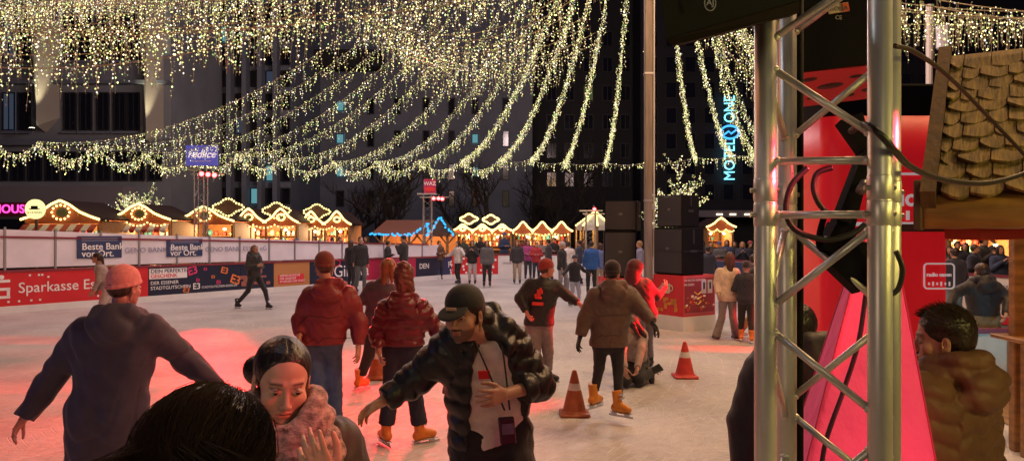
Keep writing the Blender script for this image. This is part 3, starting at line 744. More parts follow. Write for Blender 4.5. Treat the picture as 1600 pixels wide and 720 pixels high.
m = MB(); m.box(((1150 - 1002) * s_, -1.2, zy(335, d)), (200 * s_, 3, 10 * s_)); o = m.build('canopy', mat('canopy_grey', (.30, .27, .30)), B)
m = MB()
for q in (1110, 1130, 1152): m.box(((q - 1002) * s_, -2.72, zy(336, d)), (9 * s_, .05, .1))
m.build('lamp', emis('canopy_lamp', (1, .8, .45), 4), o)
CY = emis('neon_cyan', (.20, .80, 1.0), 2.2); CYB = emis('neon_blue', (.05, .35, .9), 2.2)
e = empty('neon_sign', ((1140 - 800) / F * d, d - .1, zy(218, d)), 0, 'vertical cyan neon hotel name with a blue ring, on the black tower', 'sign')
lettering(e, 'MOTEL', (0, 0, (218 - 250) * s_), 1.25, CY, align='CENTER', rx=PI / 2, ry=-PI / 2, sx=.84, offset=-.004, ext=.05)
lettering(e, 'ONE', (0, 0, (218 - 171) * s_), 1.25, CY, align='CENTER', rx=PI / 2, ry=-PI / 2, sx=.84, offset=-.004, ext=.05)
m = MB(); ring = [V(.72 * math.cos(a), 0, .52 * math.sin(a) + (218 - 207) * s_) for a in np.linspace(0, 2 * PI, 25)]; m.tube(ring, .09, 6, False)
m.tube([V(-.5, 0, .35), V(-.1, 0, .65), V(.1, 0, .45), V(.5, 0, .75)], .08, 6); m.build('ring', CYB, e)
m = MB(); m.box((0, .3, .1), (.5, .2, 6.4)); m.build('sign_back', DARKST, e)
d = 58; B, W, _ = facade(1330, 1800, d, 30, 16, 'dark building behind the wooden hut at the right edge', DARKST); s_ = d / F
for px in range(1350, 1780, 34):
    for py in range(40, 330, 44): window(B, (px - 1330) * s_, zy(py, d), 20 * s_, 28 * s_, y=.36, cross=False)

# ------------------------------------------------------------------ bare dark trees behind the stalls, and the lit one
BARK = mat('bark', (.035, .028, .022), rough=.9, bump=.5, bscale=14)
TWIG = mat('twigs', (.030, .027, .022), rough=.9)
def tree(x, y, h, spread, label, lit=None, seed=0, group=None, levels=4, thick=.16):
    r = random.Random(seed); root = empty('bare_tree', (x, y, 0), 0, label, 'tree', group); T = MB(); C = MB(); pts = []
    def branch(p, d, L, rad, lv):
        n = 4; q = [p]; rr = [rad]
        for i in range(n):
            d = unit(d + V(r.gauss(0, .16), r.gauss(0, .16), r.gauss(.03, .08))); p = p + d * L / n; q.append(p); rr.append(rad * (1 - .5 * (i + 1) / n))
            if lv < levels - 1: pts.append(p)
            for _ in range(6): pts.append(p - d * L / n * r.random()) if lv > 0 else None
        (T if lv < 2 else C).tube(q, rr, 6 if lv < 2 else 3, False)
        if lv < levels:
            for i in range(5 if lv == 0 else 4):
                a = r.uniform(0, 2 * PI); k = r.uniform(.35, .95) * spread
                nd = unit(d * .75 + V(math.cos(a) * k, math.sin(a) * k, r.uniform(0, .5))); branch(q[r.randint(2, 4)], nd, L * r.uniform(.55, .8), rad * .5, lv + 1)
    branch(V(0, 0, 0), V(0, 0, 1), h * .36, thick, 0)
    T.build('trunk', BARK, root); C.build('crown', TWIG, root)
    if lit:
        m = bulbs_mesh([q + V(r.gauss(0, .03), r.gauss(0, .03), r.gauss(0, .03)) for q in pts for _ in range(lit[1])], lit[2]); o = mk('lights', m[0], m[1], lit[0], root); o['kind'] = 'stuff'; paint(o, m[2])
    return root
OCT_V = np.array([[1, 0, 0], [-1, 0, 0], [0, 1, 0], [0, -1, 0], [0, 0, 1.15], [0, 0, -1.15]], float)
OCT_F = np.array([[0, 2, 4], [2, 1, 4], [1, 3, 4], [3, 0, 4], [2, 0, 5], [1, 2, 5], [3, 1, 5], [0, 3, 5]])
def bulbs_mesh(pts, r, tint=None, rnd=.25):
    pts = np.asarray(pts, float); n = len(pts); rr = r * (1 + RNG.uniform(-rnd, rnd, n))
    v = (pts[:, None, :] + OCT_V[None] * rr[:, None, None]).reshape(-1, 3); f = (OCT_F[None] + (np.arange(n) * 6)[:, None, None]).reshape(-1, 3)
    if tint is None:
        k = RNG.random(n); c = np.where((k < .46)[:, None], [1.0, .76, .38], np.where((k < .62)[:, None], [1.0, .91, .74], np.where((k < .86)[:, None], [.86, .86, .26], [.50, .70, .26])))
        c = c * RNG.choice([.16, .40, .85, 1.8], n, p=[.28, .32, .27, .13])[:, None]
    else: c = np.tile(tint, (n, 1)) * RNG.uniform(.6, 1.3, n)[:, None]
    return v, f, np.repeat(c, 6, 0)
BULB = emis('string_bulbs', (1, 1, 1), 2.2, attr=True)
WIRE = mat('string_wire', (.30, .27, .22), rough=.6)
DTREES = [(545, 50, 7.5), (590, 47, 8.5), (640, 50, 8), (700, 52, 7.5), (762, 50, 8.5), (830, 53, 8.5), (880, 50, 8), (930, 52, 9)]
for i, (px, d, h) in enumerate(DTREES):
    tree((px - 800) / F * d, d, h, 1.0, 'bare dark tree, %s' % ('behind the blue lit hut', 'left of the second light tower', 'right behind the second light tower', 'above the brown stall row', 'behind the double cartouche stall', 'left of the white pavilion', 'above the white pavilion', 'beside the left loudspeaker stack')[i], seed=i + 3, group='bare trees in front of the pale building', thick=.22)
tree(P(1048, 0, 27)[0], 27, 4.9, .8, 'bare tree wrapped in warm white lights behind the right loudspeaker stack', lit=(BULB, 1, .017), seed=22, thick=.10, levels=3)
tree(P(246, 0, 40)[0], 40, 5.8, .9, 'small tree dotted with white lights before the left building', lit=(BULB, 1, .02), seed=5, levels=3)

# ------------------------------------------------------------------ rink barrier
WHITE = mat('white_board', (.74, .73, .74), rough=.45, var=.05, vscale=3); REDB = mat('red_board', (.62, .02, .03), rough=.4, var=.06, vscale=2)
NAVY = mat('navy_board', (.012, .016, .045), rough=.4); MAGR = mat('maroon_rail', (.22, .03, .05), rough=.4); STEEL = mat('post_steel', (.35, .34, .37), rough=.4, metal=.6)
TXT = mat('print_white', (.85, .83, .84), rough=.5); TXR = mat('print_red', (.7, .03, .05), rough=.5); TXN = mat('print_navy', (.02, .03, .10), rough=.5); TXG = mat('print_grey', (.25, .25, .36), rough=.5)
BLUEP = mat('print_blue', (.03, .045, .13), rough=.45); TAN = mat('print_tan', (.50, .22, .08), rough=.5); PINKP = mat('print_pink', (.75, .05, .20), rough=.5); ORGP = mat('print_orange', (.8, .22, .05), rough=.5)
def pane_mat():
    m = bpy.data.materials.new('milky_pane'); m.use_nodes = True; nt = m.node_tree; N = nt.nodes; L = nt.links; b = N['Principled BSDF']
    b.inputs['Base Color'].default_value = (.82, .79, .90, 1); b.inputs['Roughness'].default_value = .16
    n = N.new('ShaderNodeTexNoise'); n.inputs['Scale'].default_value = 1.3; n.inputs['Detail'].default_value = 5; tc = N.new('ShaderNodeTexCoord'); L.new(tc.outputs['Object'], n.inputs['Vector'])
    r = N.new('ShaderNodeMapRange'); r.inputs['To Min'].default_value = .82; r.inputs['To Max'].default_value = .97; r.inputs['From Min'].default_value = .35; r.inputs['From Max'].default_value = .65
    L.new(n.outputs['Fac'], r.inputs['Value']); L.new(r.outputs[0], b.inputs['Alpha']); return m
PANE = pane_mat()
def wall_thing(a, b, label):
    a, b = np.array(a, float), np.array(b, float); u = unit(b - a); th = math.atan2(u[1], u[0])
    e = empty('rink_barrier', (a[0], a[1], 0), th, label, 'barrier'); return e, np.linalg.norm(b - a), u
WA, WB = np.array([-17.55, 12.2]), np.array([-2.6, 33.2])
BAR, BL, BU = wall_thing(WA, WB, 'long rink barrier with milky panes and printed boards along the left side')
def wt(px):                       # distance along the left barrier where a photo column meets it
    k = (px - 800) / F; return float((k * WA[1] - WA[0]) / (BU[0] - k * BU[1]))
zb = lambda t: 1.06 - .11 * np.clip((t - wt(0)) / (wt(571) - wt(0)), 0, 1.3)         # top of the boards
zg = lambda t: 2.10 - .50 * np.clip((t - wt(0)) / (wt(571) - wt(0)), 0, 1.3)         # top of the panes
def panel(parent, name, m, t0, t1, z0, z1, y, th=.03, z0b=None, z1b=None):
    z0b = z0 if z0b is None else z0b; z1b = z1 if z1b is None else z1b
    o = MB(); v = [(t, yy, z) for (t, z) in ((t0, z0), (t1, z0b), (t1, z1b), (t0, z1)) for yy in (y, y + th)]
    o.add(v, [[0, 2, 4, 6], [1, 7, 5, 3], [0, 1, 3, 2], [2, 3, 5, 4], [4, 5, 7, 6], [6, 7, 1, 0]]); return o.build(name, m, parent)
segs = [(-9, 232, REDB, 0), (232, 376, NAVY, 0), (376, 428, NAVY, 0), (428, 484, TAN, 0), (484, 571, NAVY, 0), (571, 650, mat('board_crimson', (.45, .02, .08), rough=.4), 0), (650, 684, NAVY, 0), (684, 730, BLUEP, 0), (730, 790, REDB, 0)]
tL = 0.0
boards = []
for (p0, p1, m, _) in segs:
    t0 = 0 if p0 < 0 else wt(p0); t1 = min(wt(p1), BL); boards.append((t0, t1, panel(BAR, 'advert_board', m, t0, t1 - .01, .17, zb(t0) , 0, .04, None, zb(t1))))
panel(BAR, 'kick_strip', WHITE, 0, BL, .0, .17, -.015, .05)
panel(BAR, 'rail', MAGR, 0, BL, zb(0), zb(0) + .06, -.02, .09, zb(BL), zb(BL) + .06)
panel(BAR, 'rail', MAGR, 0, BL - 1.5, zg(0), zg(0) + .05, -.01, .05, zg(BL - 1.5), zg(BL - 1.5) + .05)
pp = [-60, 8, 87, 158, 218, 277, 328, 375, 421, 461, 499, 535, 568, 600, 630, 660, 690]
ts = [0, 1.5, 3.0] + [wt(p) for p in pp if wt(p) > 3.5]
for i, t in enumerate(ts):
    m = MB(); m.box((t, .02, (zb(t) + zg(t)) / 2 + .02), (.05, .05, zg(t) - zb(t) + .06)); m.build('post', STEEL, BAR)
    if i + 1 < len(ts): panel(BAR, 'glass_pane', PANE, t + .03, ts[i + 1] - .03, zb(t) + .07, zg(t) - .01, .02, .012, zb(ts[i + 1]) + .07, zg(ts[i + 1]) - .01)
def bt(px, zfrac, y=-.006): t = wt(px); return (t, y, zfrac)
# boards: red bank board
R0 = boards[0][2]
lettering(R0, 'Sparkasse Essen', bt(28, .60), .375, TXT, offset=.004)
m = MB(); t = wt(1); m.lathe([(.001, -.01), (.055, -.01), (.055, .0), (.001, .0)], 16, (0, 0, 0)); dot = np.concatenate(m.v) @ np.array([[1, 0, 0], [0, 0, 1], [0, -1, 0]]).T
m2 = MB(); m2.add(dot + V(t + .02, -.004, .90), m.f); 
for (cx, cz, sx, sz) in ((0, .80, .38, .07), (-.15, .70, .07, .22), (0, .60, .38, .07), (.15, .50, .07, .22), (0, .40, .38, .07), (-.18, .76, .05, .10)): m2.box((t + cx + .02, -.006, cz), (sx, .01, sz), bev=.003)
m2.build('emblem', TXT, R0)
m = MB(); r = random.Random(4)
for i in range(14): m.box((r.uniform(wt(8), wt(228)), -.006, r.choice([.92, .86, .28, .8])), (.05, .008, .05), R=rotz(0))
m.build('star_dots', TXT, R0)
# voucher board
Vb = boards[1][2]
m = MB(); a, b = wt(233), wt(292); m.box(((a + b) / 2, -.006, .80), (b - a, .01, .30)); m.build('white_label', TXT, Vb)
lettering(Vb, 'DEIN PERFEKTES', bt(235, .87, -.014), .155, TXN, offset=.01, sx=1.05); lettering(Vb, 'GESCHENK', bt(235, .73, -.014), .155, TXR, offset=.012, sx=1.05)
lettering(Vb, 'DER ESSENER', bt(235, .53), .14, TXT, offset=.004, sx=1.05); lettering(Vb, 'STADTGUTSCHEIN', bt(235, .38), .14, TXT, offset=.004, sx=1.05)
lettering(Vb, 'STADTGUTSCHEIN-ESSEN.DE', bt(315, .32), .095, TXT); lettering(Vb, 'E3', bt(301, .36), .26, TXT, offset=.012)
for (px, z, sz, mm, ry) in ((293, .80, .34, PINKP, -.25), (306, .56, .13, PINKP, .2), (345, .83, .27, ORGP, .25), (360, .55, .38, ORGP, .35), (330, .62, .13, ORGP, 0), (338, .45, .16, PINKP, .1), (286, .30, .22, ORGP, .3), (318, .88, .12, PINKP, .1)):
    lettering(Vb, 'E3', bt(px, z), sz, mm, offset=.02, ry=ry)
Vc = boards[2][2]
m = MB(); r = random.Random(9)
for i in range(16): m.box((r.uniform(wt(380), wt(424)), -.006, r.uniform(.3, .85)), (r.uniform(.06, .3), .01, r.uniform(.05, .16)), R=None)
m.build('festive_print', mat('print_dusty', (.35, .12, .10), rough=.5), Vc)
Vd = boards[3][2]; a, b = wt(431), wt(471); m = MB(); m.box(((a + b) / 2 + .1, -.006, .42), (b - a, .01, .30)); m.build('red_label', TXR, Vd)
for i, s0 in enumerate(('HEIMISCHE KÜCHE', 'FÜR GENIESSER', 'IM HERZEN DER STADT')): lettering(Vd, s0, (a + .15, -.014, .53 - .10 * i), .10, TXT)
Ve = boards[4][2]; lettering(Ve, 'Gildsta', bt(521, .56), .62, TXT, offset=.0)
m = MB(); t = wt(524); m.tube([V(t + .22 * math.cos(a), -.01, .88 + .12 * math.sin(a)) for a in np.linspace(0, 2 * PI, 17)], .02, 5, False); m.build('emblem', TXR, Ve)
lettering(boards[6][2], 'DEN', bt(655, .58), .3, TXT, offset=.01); lettering(boards[7][2], 'P', bt(700, .58), .35, TXT, offset=.01)
for bi in (8,):
    m = MB(); r = random.Random(8); t0, t1 = boards[bi][0], boards[bi][1]
    for i in range(70): m.ball((r.uniform(t0 + .1, t1 - .1), -.008, r.uniform(.22, .88)), (.05, .01, .05), 6, 4)
    m.build('star_dots', TXT, boards[bi][2])
# banners hung behind the panes
for (p0, p1) in ((120, 190), (260, 316)):
    t0, t1 = wt(p0), wt(p1); zt, z0 = zg(t0) - .12, zb(t0) + .26
    o = panel(BAR, 'bank_banner', BLUEP, t0, t1, z0, zt, -.010, .012); sz = (t1 - t0) / 3.9
    h = zt - z0
    lettering(o, 'Beste Bank', (t0 + .12, -.016, z0 + h * .52), sz * .82, TXT, offset=.012); lettering(o, 'vor Ort.', (t0 + .12, -.016, z0 + h * .2), sz * .82, TXT, offset=.012)
    m = MB(); m.box(((t0 + t1) / 2, -.014, z0 + h * .80), ((t1 - t0) * .8, .006, .02)); m.box(((t0 + t1) / 2, -.014, z0 + h * .9), ((t1 - t0) * .8, .006, .02)); m.build('stripes', TXG, o)
    lettering(BAR, 'GENO BANK ESSEN eG', (wt(p1 + 4), -.012, zb(t1) + .46), .21, TXG, sx=1.05)
# the far and right barriers
E1, l1, u1 = wall_thing((-2.6, 33.2), (4.6, 33.4), 'short far rink barrier with white boards behind the standing skaters')
panel(E1, 'advert_board', REDB, 0, 2.0, .17, .95, 0, .04); panel(E1, 'advert_board', WHITE, 2.0, l1, .17, .98, 0, .04); panel(E1, 'kick_strip', WHITE, 0, l1, 0, .17, -.015, .05); panel(E1, 'rail', MAGR, 0, l1, .98, 1.04, -.02, .09)
lettering(E1, 'weihnachtsmarkt essen', (2.2, -.01, .66), .2, TXG); m = MB(); r = random.Random(1)
for i in range(26): m.ball((r.uniform(.1, 1.9), -.008, r.uniform(.22, .88)), (.05, .01, .05), 6, 4)
m.build('star_dots', TXT, E1)
E2, l2, u2 = wall_thing((4.6, 33.2), (13.6, 9.6), 'rink barrier with white printed boards along the right side before the crowd')
kt = lambda px: float((((px - 800) / F) * 33.2 - 4.6) / (u2[0] - ((px - 800) / F) * u2[1]))
panel(E2, 'advert_board', WHITE, 0, l2, .17, 1.02, 0, .04); panel(E2, 'kick_strip', REDB, 0, l2, 0, .17, -.015, .05); panel(E2, 'rail', MAGR, 0, l2, 1.02, 1.08, -.02, .09)
o = panel(E2, 'advert_board', BLUEP, kt(1085), kt(1180), .2, 1.0, -.012, .01); lettering(o, 'redlice', (kt(1086), -.02, .6), .5, TXT, offset=.01, shear=.2)
o = panel(E2, 'advert_board', BLUEP, kt(1240), kt(1300), .25, .98, -.012, .01)
for i in range(4): lettering(o, 'eisbahn am platz essen', (kt(1242), -.02, .88 - .13 * i), .12, TXT)
lettering(E2, 'ZUM   BANK', (kt(1500), -.012, .78), .2, TXG); lettering(E2, 'DARK', (kt(1558), -.012, .78), .22, TXG)
m = MB(); m.box((kt(1497), -.01, .72), (.2, .01, .4)); m.build('green_print', mat('print_green', (.15, .4, .25)), E2)
# near barrier at the right, behind the spectator
xr = lambda px, d: (px - 800) / F * d
E3 = empty('rink_barrier', (xr(1462, 9.4), 9.4, 0), 0, 'low cream near barrier panel behind the spectator in the tan puffer', 'barrier')
panel(E3, 'board', mat('cream_board', (.62, .58, .50), rough=.5, var=.06), 0, 2.2, .0, .80, 0, .05); panel(E3, 'rail', MAGR, -.02, 2.22, .80, .86, -.02, .09)
for t in (.9, 1.62): m = MB(); m.box((t, -.03, .40), (.05, .04, .79)); m.build('post', STEEL, E3)

# ------------------------------------------------------------------ christmas market stalls
WOOD = mat('stall_wood', (.30, .15, .06), rough=.7, var=.3, vscale=6, stretch=(1, 1, 6)); DWOOD = mat('dark_wood', (.10, .05, .03), rough=.7, var=.3, vscale=6)
GABLE = mat('gable_board', (.42, .10, .04), rough=.6, var=.2, vscale=4); GOLD = mat('scroll_gold', (.6, .4, .1), rough=.5); ROOFB = mat('roof_brown', (.045, .025, .022), rough=.7, var=.2, stretch=(8, 1, 1))
WB_ = emis('stall_bulbs', (1.0, .74, .24), 3.4); BB_ = emis('blue_bulbs', (.03, .36, .85), 2.0)
GOODS = [mat('goods_%d' % i, c, rough=.6) for i, c in enumerate(((.7, .1, .08), (.75, .6, .4), (.1, .4, .45), (.8, .75, .7), (.5, .25, .05)))]
HALO = 0
def bulb_line(pts, n, r, m, parent, jit=0.0):
    pts = np.array(pts); seg = np.r_[0, np.cumsum(np.linalg.norm(np.diff(pts, axis=0), axis=1))]; t = np.linspace(0, seg[-1], n)
    q = np.stack([np.interp(t, seg, pts[:, i]) for i in range(3)], 1); q += RNG.normal(0, jit, q.shape) if jit else 0
    b = MB(); 
    for c in q: b.ball(c, r, 6, 4)
    return b.build('string_lights', m, parent)
def cartouche(parent, cx, cz, w_, h_, r):
    a = np.linspace(0, 2 * PI, 33); pts = [V(cx + w_ * math.cos(t) * (1 + .16 * math.cos(4 * t)), -.12, cz + h_ * math.sin(t) * (1 + .18 * math.cos(4 * t) )) for t in a]
    m = MB(); m.prism([(p[0] * .0 + cx + (p[0] - cx) * .86, cz + (p[2] - cz) * .8) for p in pts[:-1]], -.08, -.03); m.build('cartouche', DWOOD, parent)
    bulb_line(pts, 26, r, WB_, parent)
STALLN = [0]
def stall(px0, px1, d, yeave, ypeak, label, gables=1, carts=(), ring=True, interior=(1, .55, .22), power=26, rz=0, depth=2.4, goods=True, bulbs=WB_, group='gabled market stalls with light strings', awn=None, r=.048, nb=38):
    x0, x1 = xr(px0, d), xr(px1, d); W = x1 - x0; ze, zp = zy(yeave, d), zy(ypeak, d)
    e = empty('market_stall', (x0, d, 0), rz, label, 'market stall', group)
    m = MB(); m.box((W / 2, depth, ze / 2), (W, .08, ze)); m.box((.04, depth / 2, ze / 2), (.08, depth - .1, ze)); m.box((W - .04, depth / 2, ze / 2), (.08, depth - .1, ze)); m.build('wall', WOOD, e)
    m = MB(); m.box((W / 2, .1, .5), (W - .2, .3, 1.0)); m.box((W / 2, .02, 1.03), (W - .1, .5, .05)); m.build('counter', DWOOD, e)
    for i in range(2 * gables + 1):
        m = MB(); m.box((.06 + (W - .12) * i / (2 * gables), -.02, (ze - .1 + 1.06) / 2), (.09, .09, ze - 1.18)); m.build('post', WOOD, e)
    gw = W / gables
    for g_ in range(gables):
        c = gw * (g_ + .5); m = MB(); m.prism([(c - gw / 2, ze - .1), (c + gw / 2, ze - .1), (c + gw / 2, ze + .1), (c, zp - .06), (c - gw / 2, ze + .1)], -.12, -.06); go = m.build('gable', GABLE, e)
        m = MB()
        for sg in (-1, 1):
            a = np.linspace(0, 3.6, 12); m.tube([V(c + sg * (gw * .24 + .12 * (1 - t / 6) * math.cos(t)), -.14, ze + (zp - ze) * .28 + .12 * (1 - t / 6) * math.sin(t)) for t in a], .018, 5)
        m.build('scroll', GOLD, go)
        m = MB(); L_ = math.hypot(gw / 2 + .15, zp - ze)
        for sg in (-1, 1):
            p0 = V(c + sg * (gw / 2 + .1), 0, ze + .02); p1 = V(c, 0, zp + .02)
            m.quad(p0 + V(0, -.2, 0), p1 + V(0, -.2, 0), p1 + V(0, depth + .2, 0), p0 + V(0, depth + .2, 0)); m.quad(p0 + V(0, -.2, .05), p0 + V(0, depth + .2, .05), p1 + V(0, depth + .2, .05), p1 + V(0, -.2, .05)); m.quad(p0 + V(0, -.2, 0), p0 + V(0, -.2, .05), p1 + V(0, -.2, .05), p1 + V(0, -.2, 0))
        m.build('roof', ROOFB, e)
        bulb_line([V(c - gw / 2 - .05, -.25, ze + .05), V(c - gw * .40, -.25, ze + .05 + (zp - ze) * .16), V(c - gw * .26, -.25, ze + .05 + (zp - ze) * .40), V(c - gw * .12, -.25, ze + .05 + (zp - ze) * .80), V(c, -.25, zp + .06), V(c + gw * .12, -.25, ze + .05 + (zp - ze) * .80), V(c + gw * .26, -.25, ze + .05 + (zp - ze) * .40), V(c + gw * .40, -.25, ze + .05 + (zp - ze) * .16), V(c + gw / 2 + .05, -.25, ze + .05)], nb, r, bulbs, e)
        if ring:
            q = gw * .12; a = np.linspace(0, 2 * PI, 20); zc = ze + (zp - ze) * .45; bulb_line([V(c + q * math.cos(t), -.2, zc + q * .8 * math.sin(t)) for t in a], 13, r * .9, bulbs, e)
            m = MB(); m.ball((c, -.13, zc), (q * .7, .03, q * .55), 14, 6); m.build('medallion', mat('medallion', (.10, .09, .05)), go)
    for (cp, cy_, hw) in carts: cartouche(e, xr(cp, d) - x0, zy(cy_, d), hw * d / F, hw * .55 * d / F, r * .9)
    if goods:
        m = MB(); rr = random.Random(int(px0)); k = 0
        for row, z in enumerate((1.25, 1.55, 1.85)):
            x = .3
            while x < W - .3:
                s0 = rr.uniform(.06, .17); m.cm = rr.randint(0, 4); m.ball((x, depth - .25, z + s0 * .6), (s0 * .7, s0 * .7, s0), 7, 5); x += s0 * 1.7
        o = m.build('goods', GOODS, e); o['kind'] = 'stuff'
        m = MB(); m.box((W / 2, depth - .25, 1.22), (W - .3, .35, .03)); m.box((W / 2, depth - .25, 1.52), (W - .3, .35, .03)); m.box((W / 2, depth - .25, 1.82), (W - .3, .35, .03)); m.build('shelf', WOOD, e)
    m = MB(); n = max(2, int(W / 1.2))
    for i in range(n): m.ball((W * (i + .5) / n, .5, ze - .28), (.07, .07, .05), 8, 6)
    m.build('lamp', emis('stall_lamp', (1, .75, .42), 14), e)
    for i in range(max(1, int(W / 3))):
        q = empty_loc(e, (W * (i + .5) / max(1, int(W / 3)), 1.0, ze - .35)); point('stall_glow', q, power * 9, interior, .12)
    if not awn and gables > 1 or STALLN[0] % 2:
        n = max(3, int(W / .8)); sc_ = []
        for i in range(n):
            for t in np.linspace(0, 1, 7)[:-1]: sc_.append(V(W * (i + t) / n, -.3, ze - .06 - .55 * t * (1 - t)))
        bulb_line(sc_, n * 6, r * .75, bulbs, e)
    STALLN[0] += 1
    if awn:
        m = MB(); n = int(W / .22)
        for i in range(n):
            m.cm = i % 2; x = W * i / n; m.quad((x, -.2, ze - .12), (x + W / n, -.2, ze - .12), (x + W / n, -.5, ze - .34), (x, -.5, ze - .34)); m.quad((x, -.5, ze - .34), (x + W / n, -.5, ze - .34), (x + W / n * .8, -.5, ze - .44), (x + W / n * .2, -.5, ze - .44))
        m.build('awning', [mat('awning_red', (.35, .03, .03)), mat('awning_white', (.6, .55, .5))], e)
    return e
def empty_loc(e, l):
    p = rotz(e.rotation_euler[2]) @ V(*l); return tuple(p + V(*e.location))
stall(42, 158, 27, 345, 316, 'stall with a striped awning and a single wide lit gable, beside the round sign', carts=(), awn=True, nb=44)
stall(173, 268, 29, 345, 321, 'stall with a lit gable and striped awning, second from the left', awn=True)
stall(277, 366, 31, 347, 325, 'stall behind the first light tower, its gable outlined in bulbs', carts=((358, 324, 21),))
stall(366, 466, 33, 349, 328, 'stall with two lit gables under an oval bulb cartouche', gables=2, carts=((433, 329, 19),), interior=(1, .6, .3), power=34)
stall(468, 548, 35, 352, 332, 'stall with two lit gables, right end of the left row', gables=2, carts=((496, 331, 18),), interior=(1, .6, .3))
stall(708, 800, 40, 362, 352, 'brown stall with three bulb rings and two cartouches', gables=3, carts=((733, 342, 12), (767, 343, 11)), ring=True, interior=(1, .5, .2), nb=14, r=.06, power=34)
stall(802, 892, 42, 362, 348, 'long low stall with three pointed bulb garlands, left of the white pavilion', gables=3, ring=False, interior=(1, .6, .25), nb=16, r=.06)
stall(1104, 1146, 38, 356, 342, 'small lit stall behind the crowd right of the loudspeakers', ring=False, interior=(1, .55, .2), r=.045, power=14)
stall(1480, 1600, 26, 370, 345, 'market stall glowing orange beyond the right barrier', gables=1, ring=False, interior=(1, .5, .2), power=50)
stall(1215, 1300, 34, 356, 340, 'dim stall seen through the near truss', gables=1, ring=False, interior=(1, .5, .2), power=30)
# blue lit hut with striped roof
d = 37; x0, x1 = xr(584, d), xr(706, d); W = x1 - x0; ze, zt = zy(366, d), zy(343, d)
e = empty('market_hut', (x0, d, 0), 0, 'open wooden hut with striped tin roof and blue bulbs along its eaves', 'market hut')
m = MB(); n = 34
for i in range(n):
    m.cm = i % 2; a = i / n * W * .68; b = (i + 1) / n * W * .68; s0 = .35
    m.quad((a - .1, -.5, ze), (b - .1, -.5, ze), (b * .96 + s0, 1.6, zt), (a * .96 + s0, 1.6, zt))
m.build('roof', [mat('tin_brown', (.30, .10, .06), rough=.5), mat('tin_pink', (.42, .22, .16), rough=.5)], e)
m = MB(); m.prism([(W * .72, ze - .1), (W * 1.0, ze - .1), (W * .86, zt)], -.45, -.38); m.build('gable', DWOOD, e)
m = MB(); p0, pk, p1 = V(W * .68, -.5, ze), V(W * .86, -.5, zt + .05), V(W * 1.03, -.5, ze - .05); D = V(0, 3, 0)
m.quad(p0, pk, pk + D, p0 + D); m.quad(pk, p1, p1 + D, pk + D); m.build('roof', ROOFB, e)
for t in (.12, .47, .66, .95):
    m = MB(); m.box((W * t, -.3, ze / 2), (.13, .13, ze)); m.tube([V(W * t - .4, -.3, ze), V(W * t, -.3, ze - .5), V(W * t + .4, -.3, ze)], .05, 5); m.build('post', WOOD, e)
m = MB(); m.box((W / 2, 2.5, ze / 2), (W, .1, ze)); m.build('wall', WOOD, e)
bulb_line([V(-.1, -.55, ze), V(W * .5, -.55, ze - .02), V(W * .72, -.55, ze + .55), V(W * .70, -.55, ze - .1), V(W * .86, -.55, zt + .1), V(W * 1.03, -.55, ze - .05)], 58, .055, BB_, e, .03)
for t in (.25, .6, .85): point('hut_glow', (x0 + W * t, d + 1, ze - .3), 120, (1, .45, .18), .1)
# white pavilion
d = 39; e = empty('pavilion', (xr(930, d), d, 0), 0, 'white peaked pavilion with string lights beside the loudspeakers', 'pavilion'); ze, zt = zy(352, d), zy(331, d)
m = MB(); w_ = 30 * d / F
for k in range(8):
    a, b = 2 * PI * k / 8, 2 * PI * (k + 1) / 8; m.quad((w_ * math.cos(a), w_ * math.sin(a), ze), (w_ * math.cos(b), w_ * math.sin(b), ze), (0, 0, zt)); m.quad((w_ * math.cos(a), w_ * math.sin(a), ze), (w_ * math.cos(a), w_ * math.sin(a), ze - .25), (w_ * math.cos(b), w_ * math.sin(b), ze - .25), (w_ * math.cos(b), w_ * math.sin(b), ze))
m.build('canopy', mat('tent_white', (.7, .68, .6)), e)
for k in range(8): a = 2 * PI * k / 8; m = MB(); m.tube([V(w_ * math.cos(a), w_ * math.sin(a), 0), V(w_ * math.cos(a), w_ * math.sin(a), ze)], .05, 6); m.build('pole', WOOD, e)
for k in (4, 5, 6, 7): a = 2 * PI * k / 8; bulb_line([V(w_ * math.cos(a), w_ * math.sin(a) - .05, ze), V(0, -.05, zt + .05)], 12, .05, WB_, e)
point('pavilion_glow', (xr(930, d), d - .5, 2.1), 130, (1, .8, .35), .2)
# signs by the left stalls
d = 26; e = empty('sign', (xr(22, d), d, zy(327, d)), 0, 'pink glowing letter sign at the left edge', 'sign')
m = MB(); m.box((-.2, .06, 0), (1.55, .08, .48)); m.build('sign_back', mat('sign_wine', (.08, .01, .03)), e); lettering(e, 'HOUSE', (.56, 0, 0), .40, emis('pink_led', (1, .05, .35), 3), align='RIGHT', offset=.012, ext=.01)
e = empty('sign', (xr(61, d), d - .2, zy(327, d)), 0, 'round glowing stall sign with a dark hat emblem', 'sign')
m = MB(); m.lathe([(.001, -.04), (.33, -.04), (.33, .04), (.001, .04)], 28); v = np.concatenate(m.v) @ np.array([[1, 0, 0], [0, 0, 1], [0, -1, 0]]).T; mk('disc', v, m.f, emis('sign_yellow', (1, .85, .35), 1.4), e)
m = MB(); m.box((0, -.06, .06), (.24, .03, .1), bev=.02); m.box((0, -.06, 0), (.36, .03, .03)); m.build('emblem', FRAME, e); lettering(e, 'GLÜHWEIN', (0, -.06, -.12), .1, FRAME, align='CENTER', offset=.01)
m = MB(); m.tube([V(0, .06, -.3), V(0, .06, -zy(327, d))], .04, 6); m.build('pole', DWOOD, e)
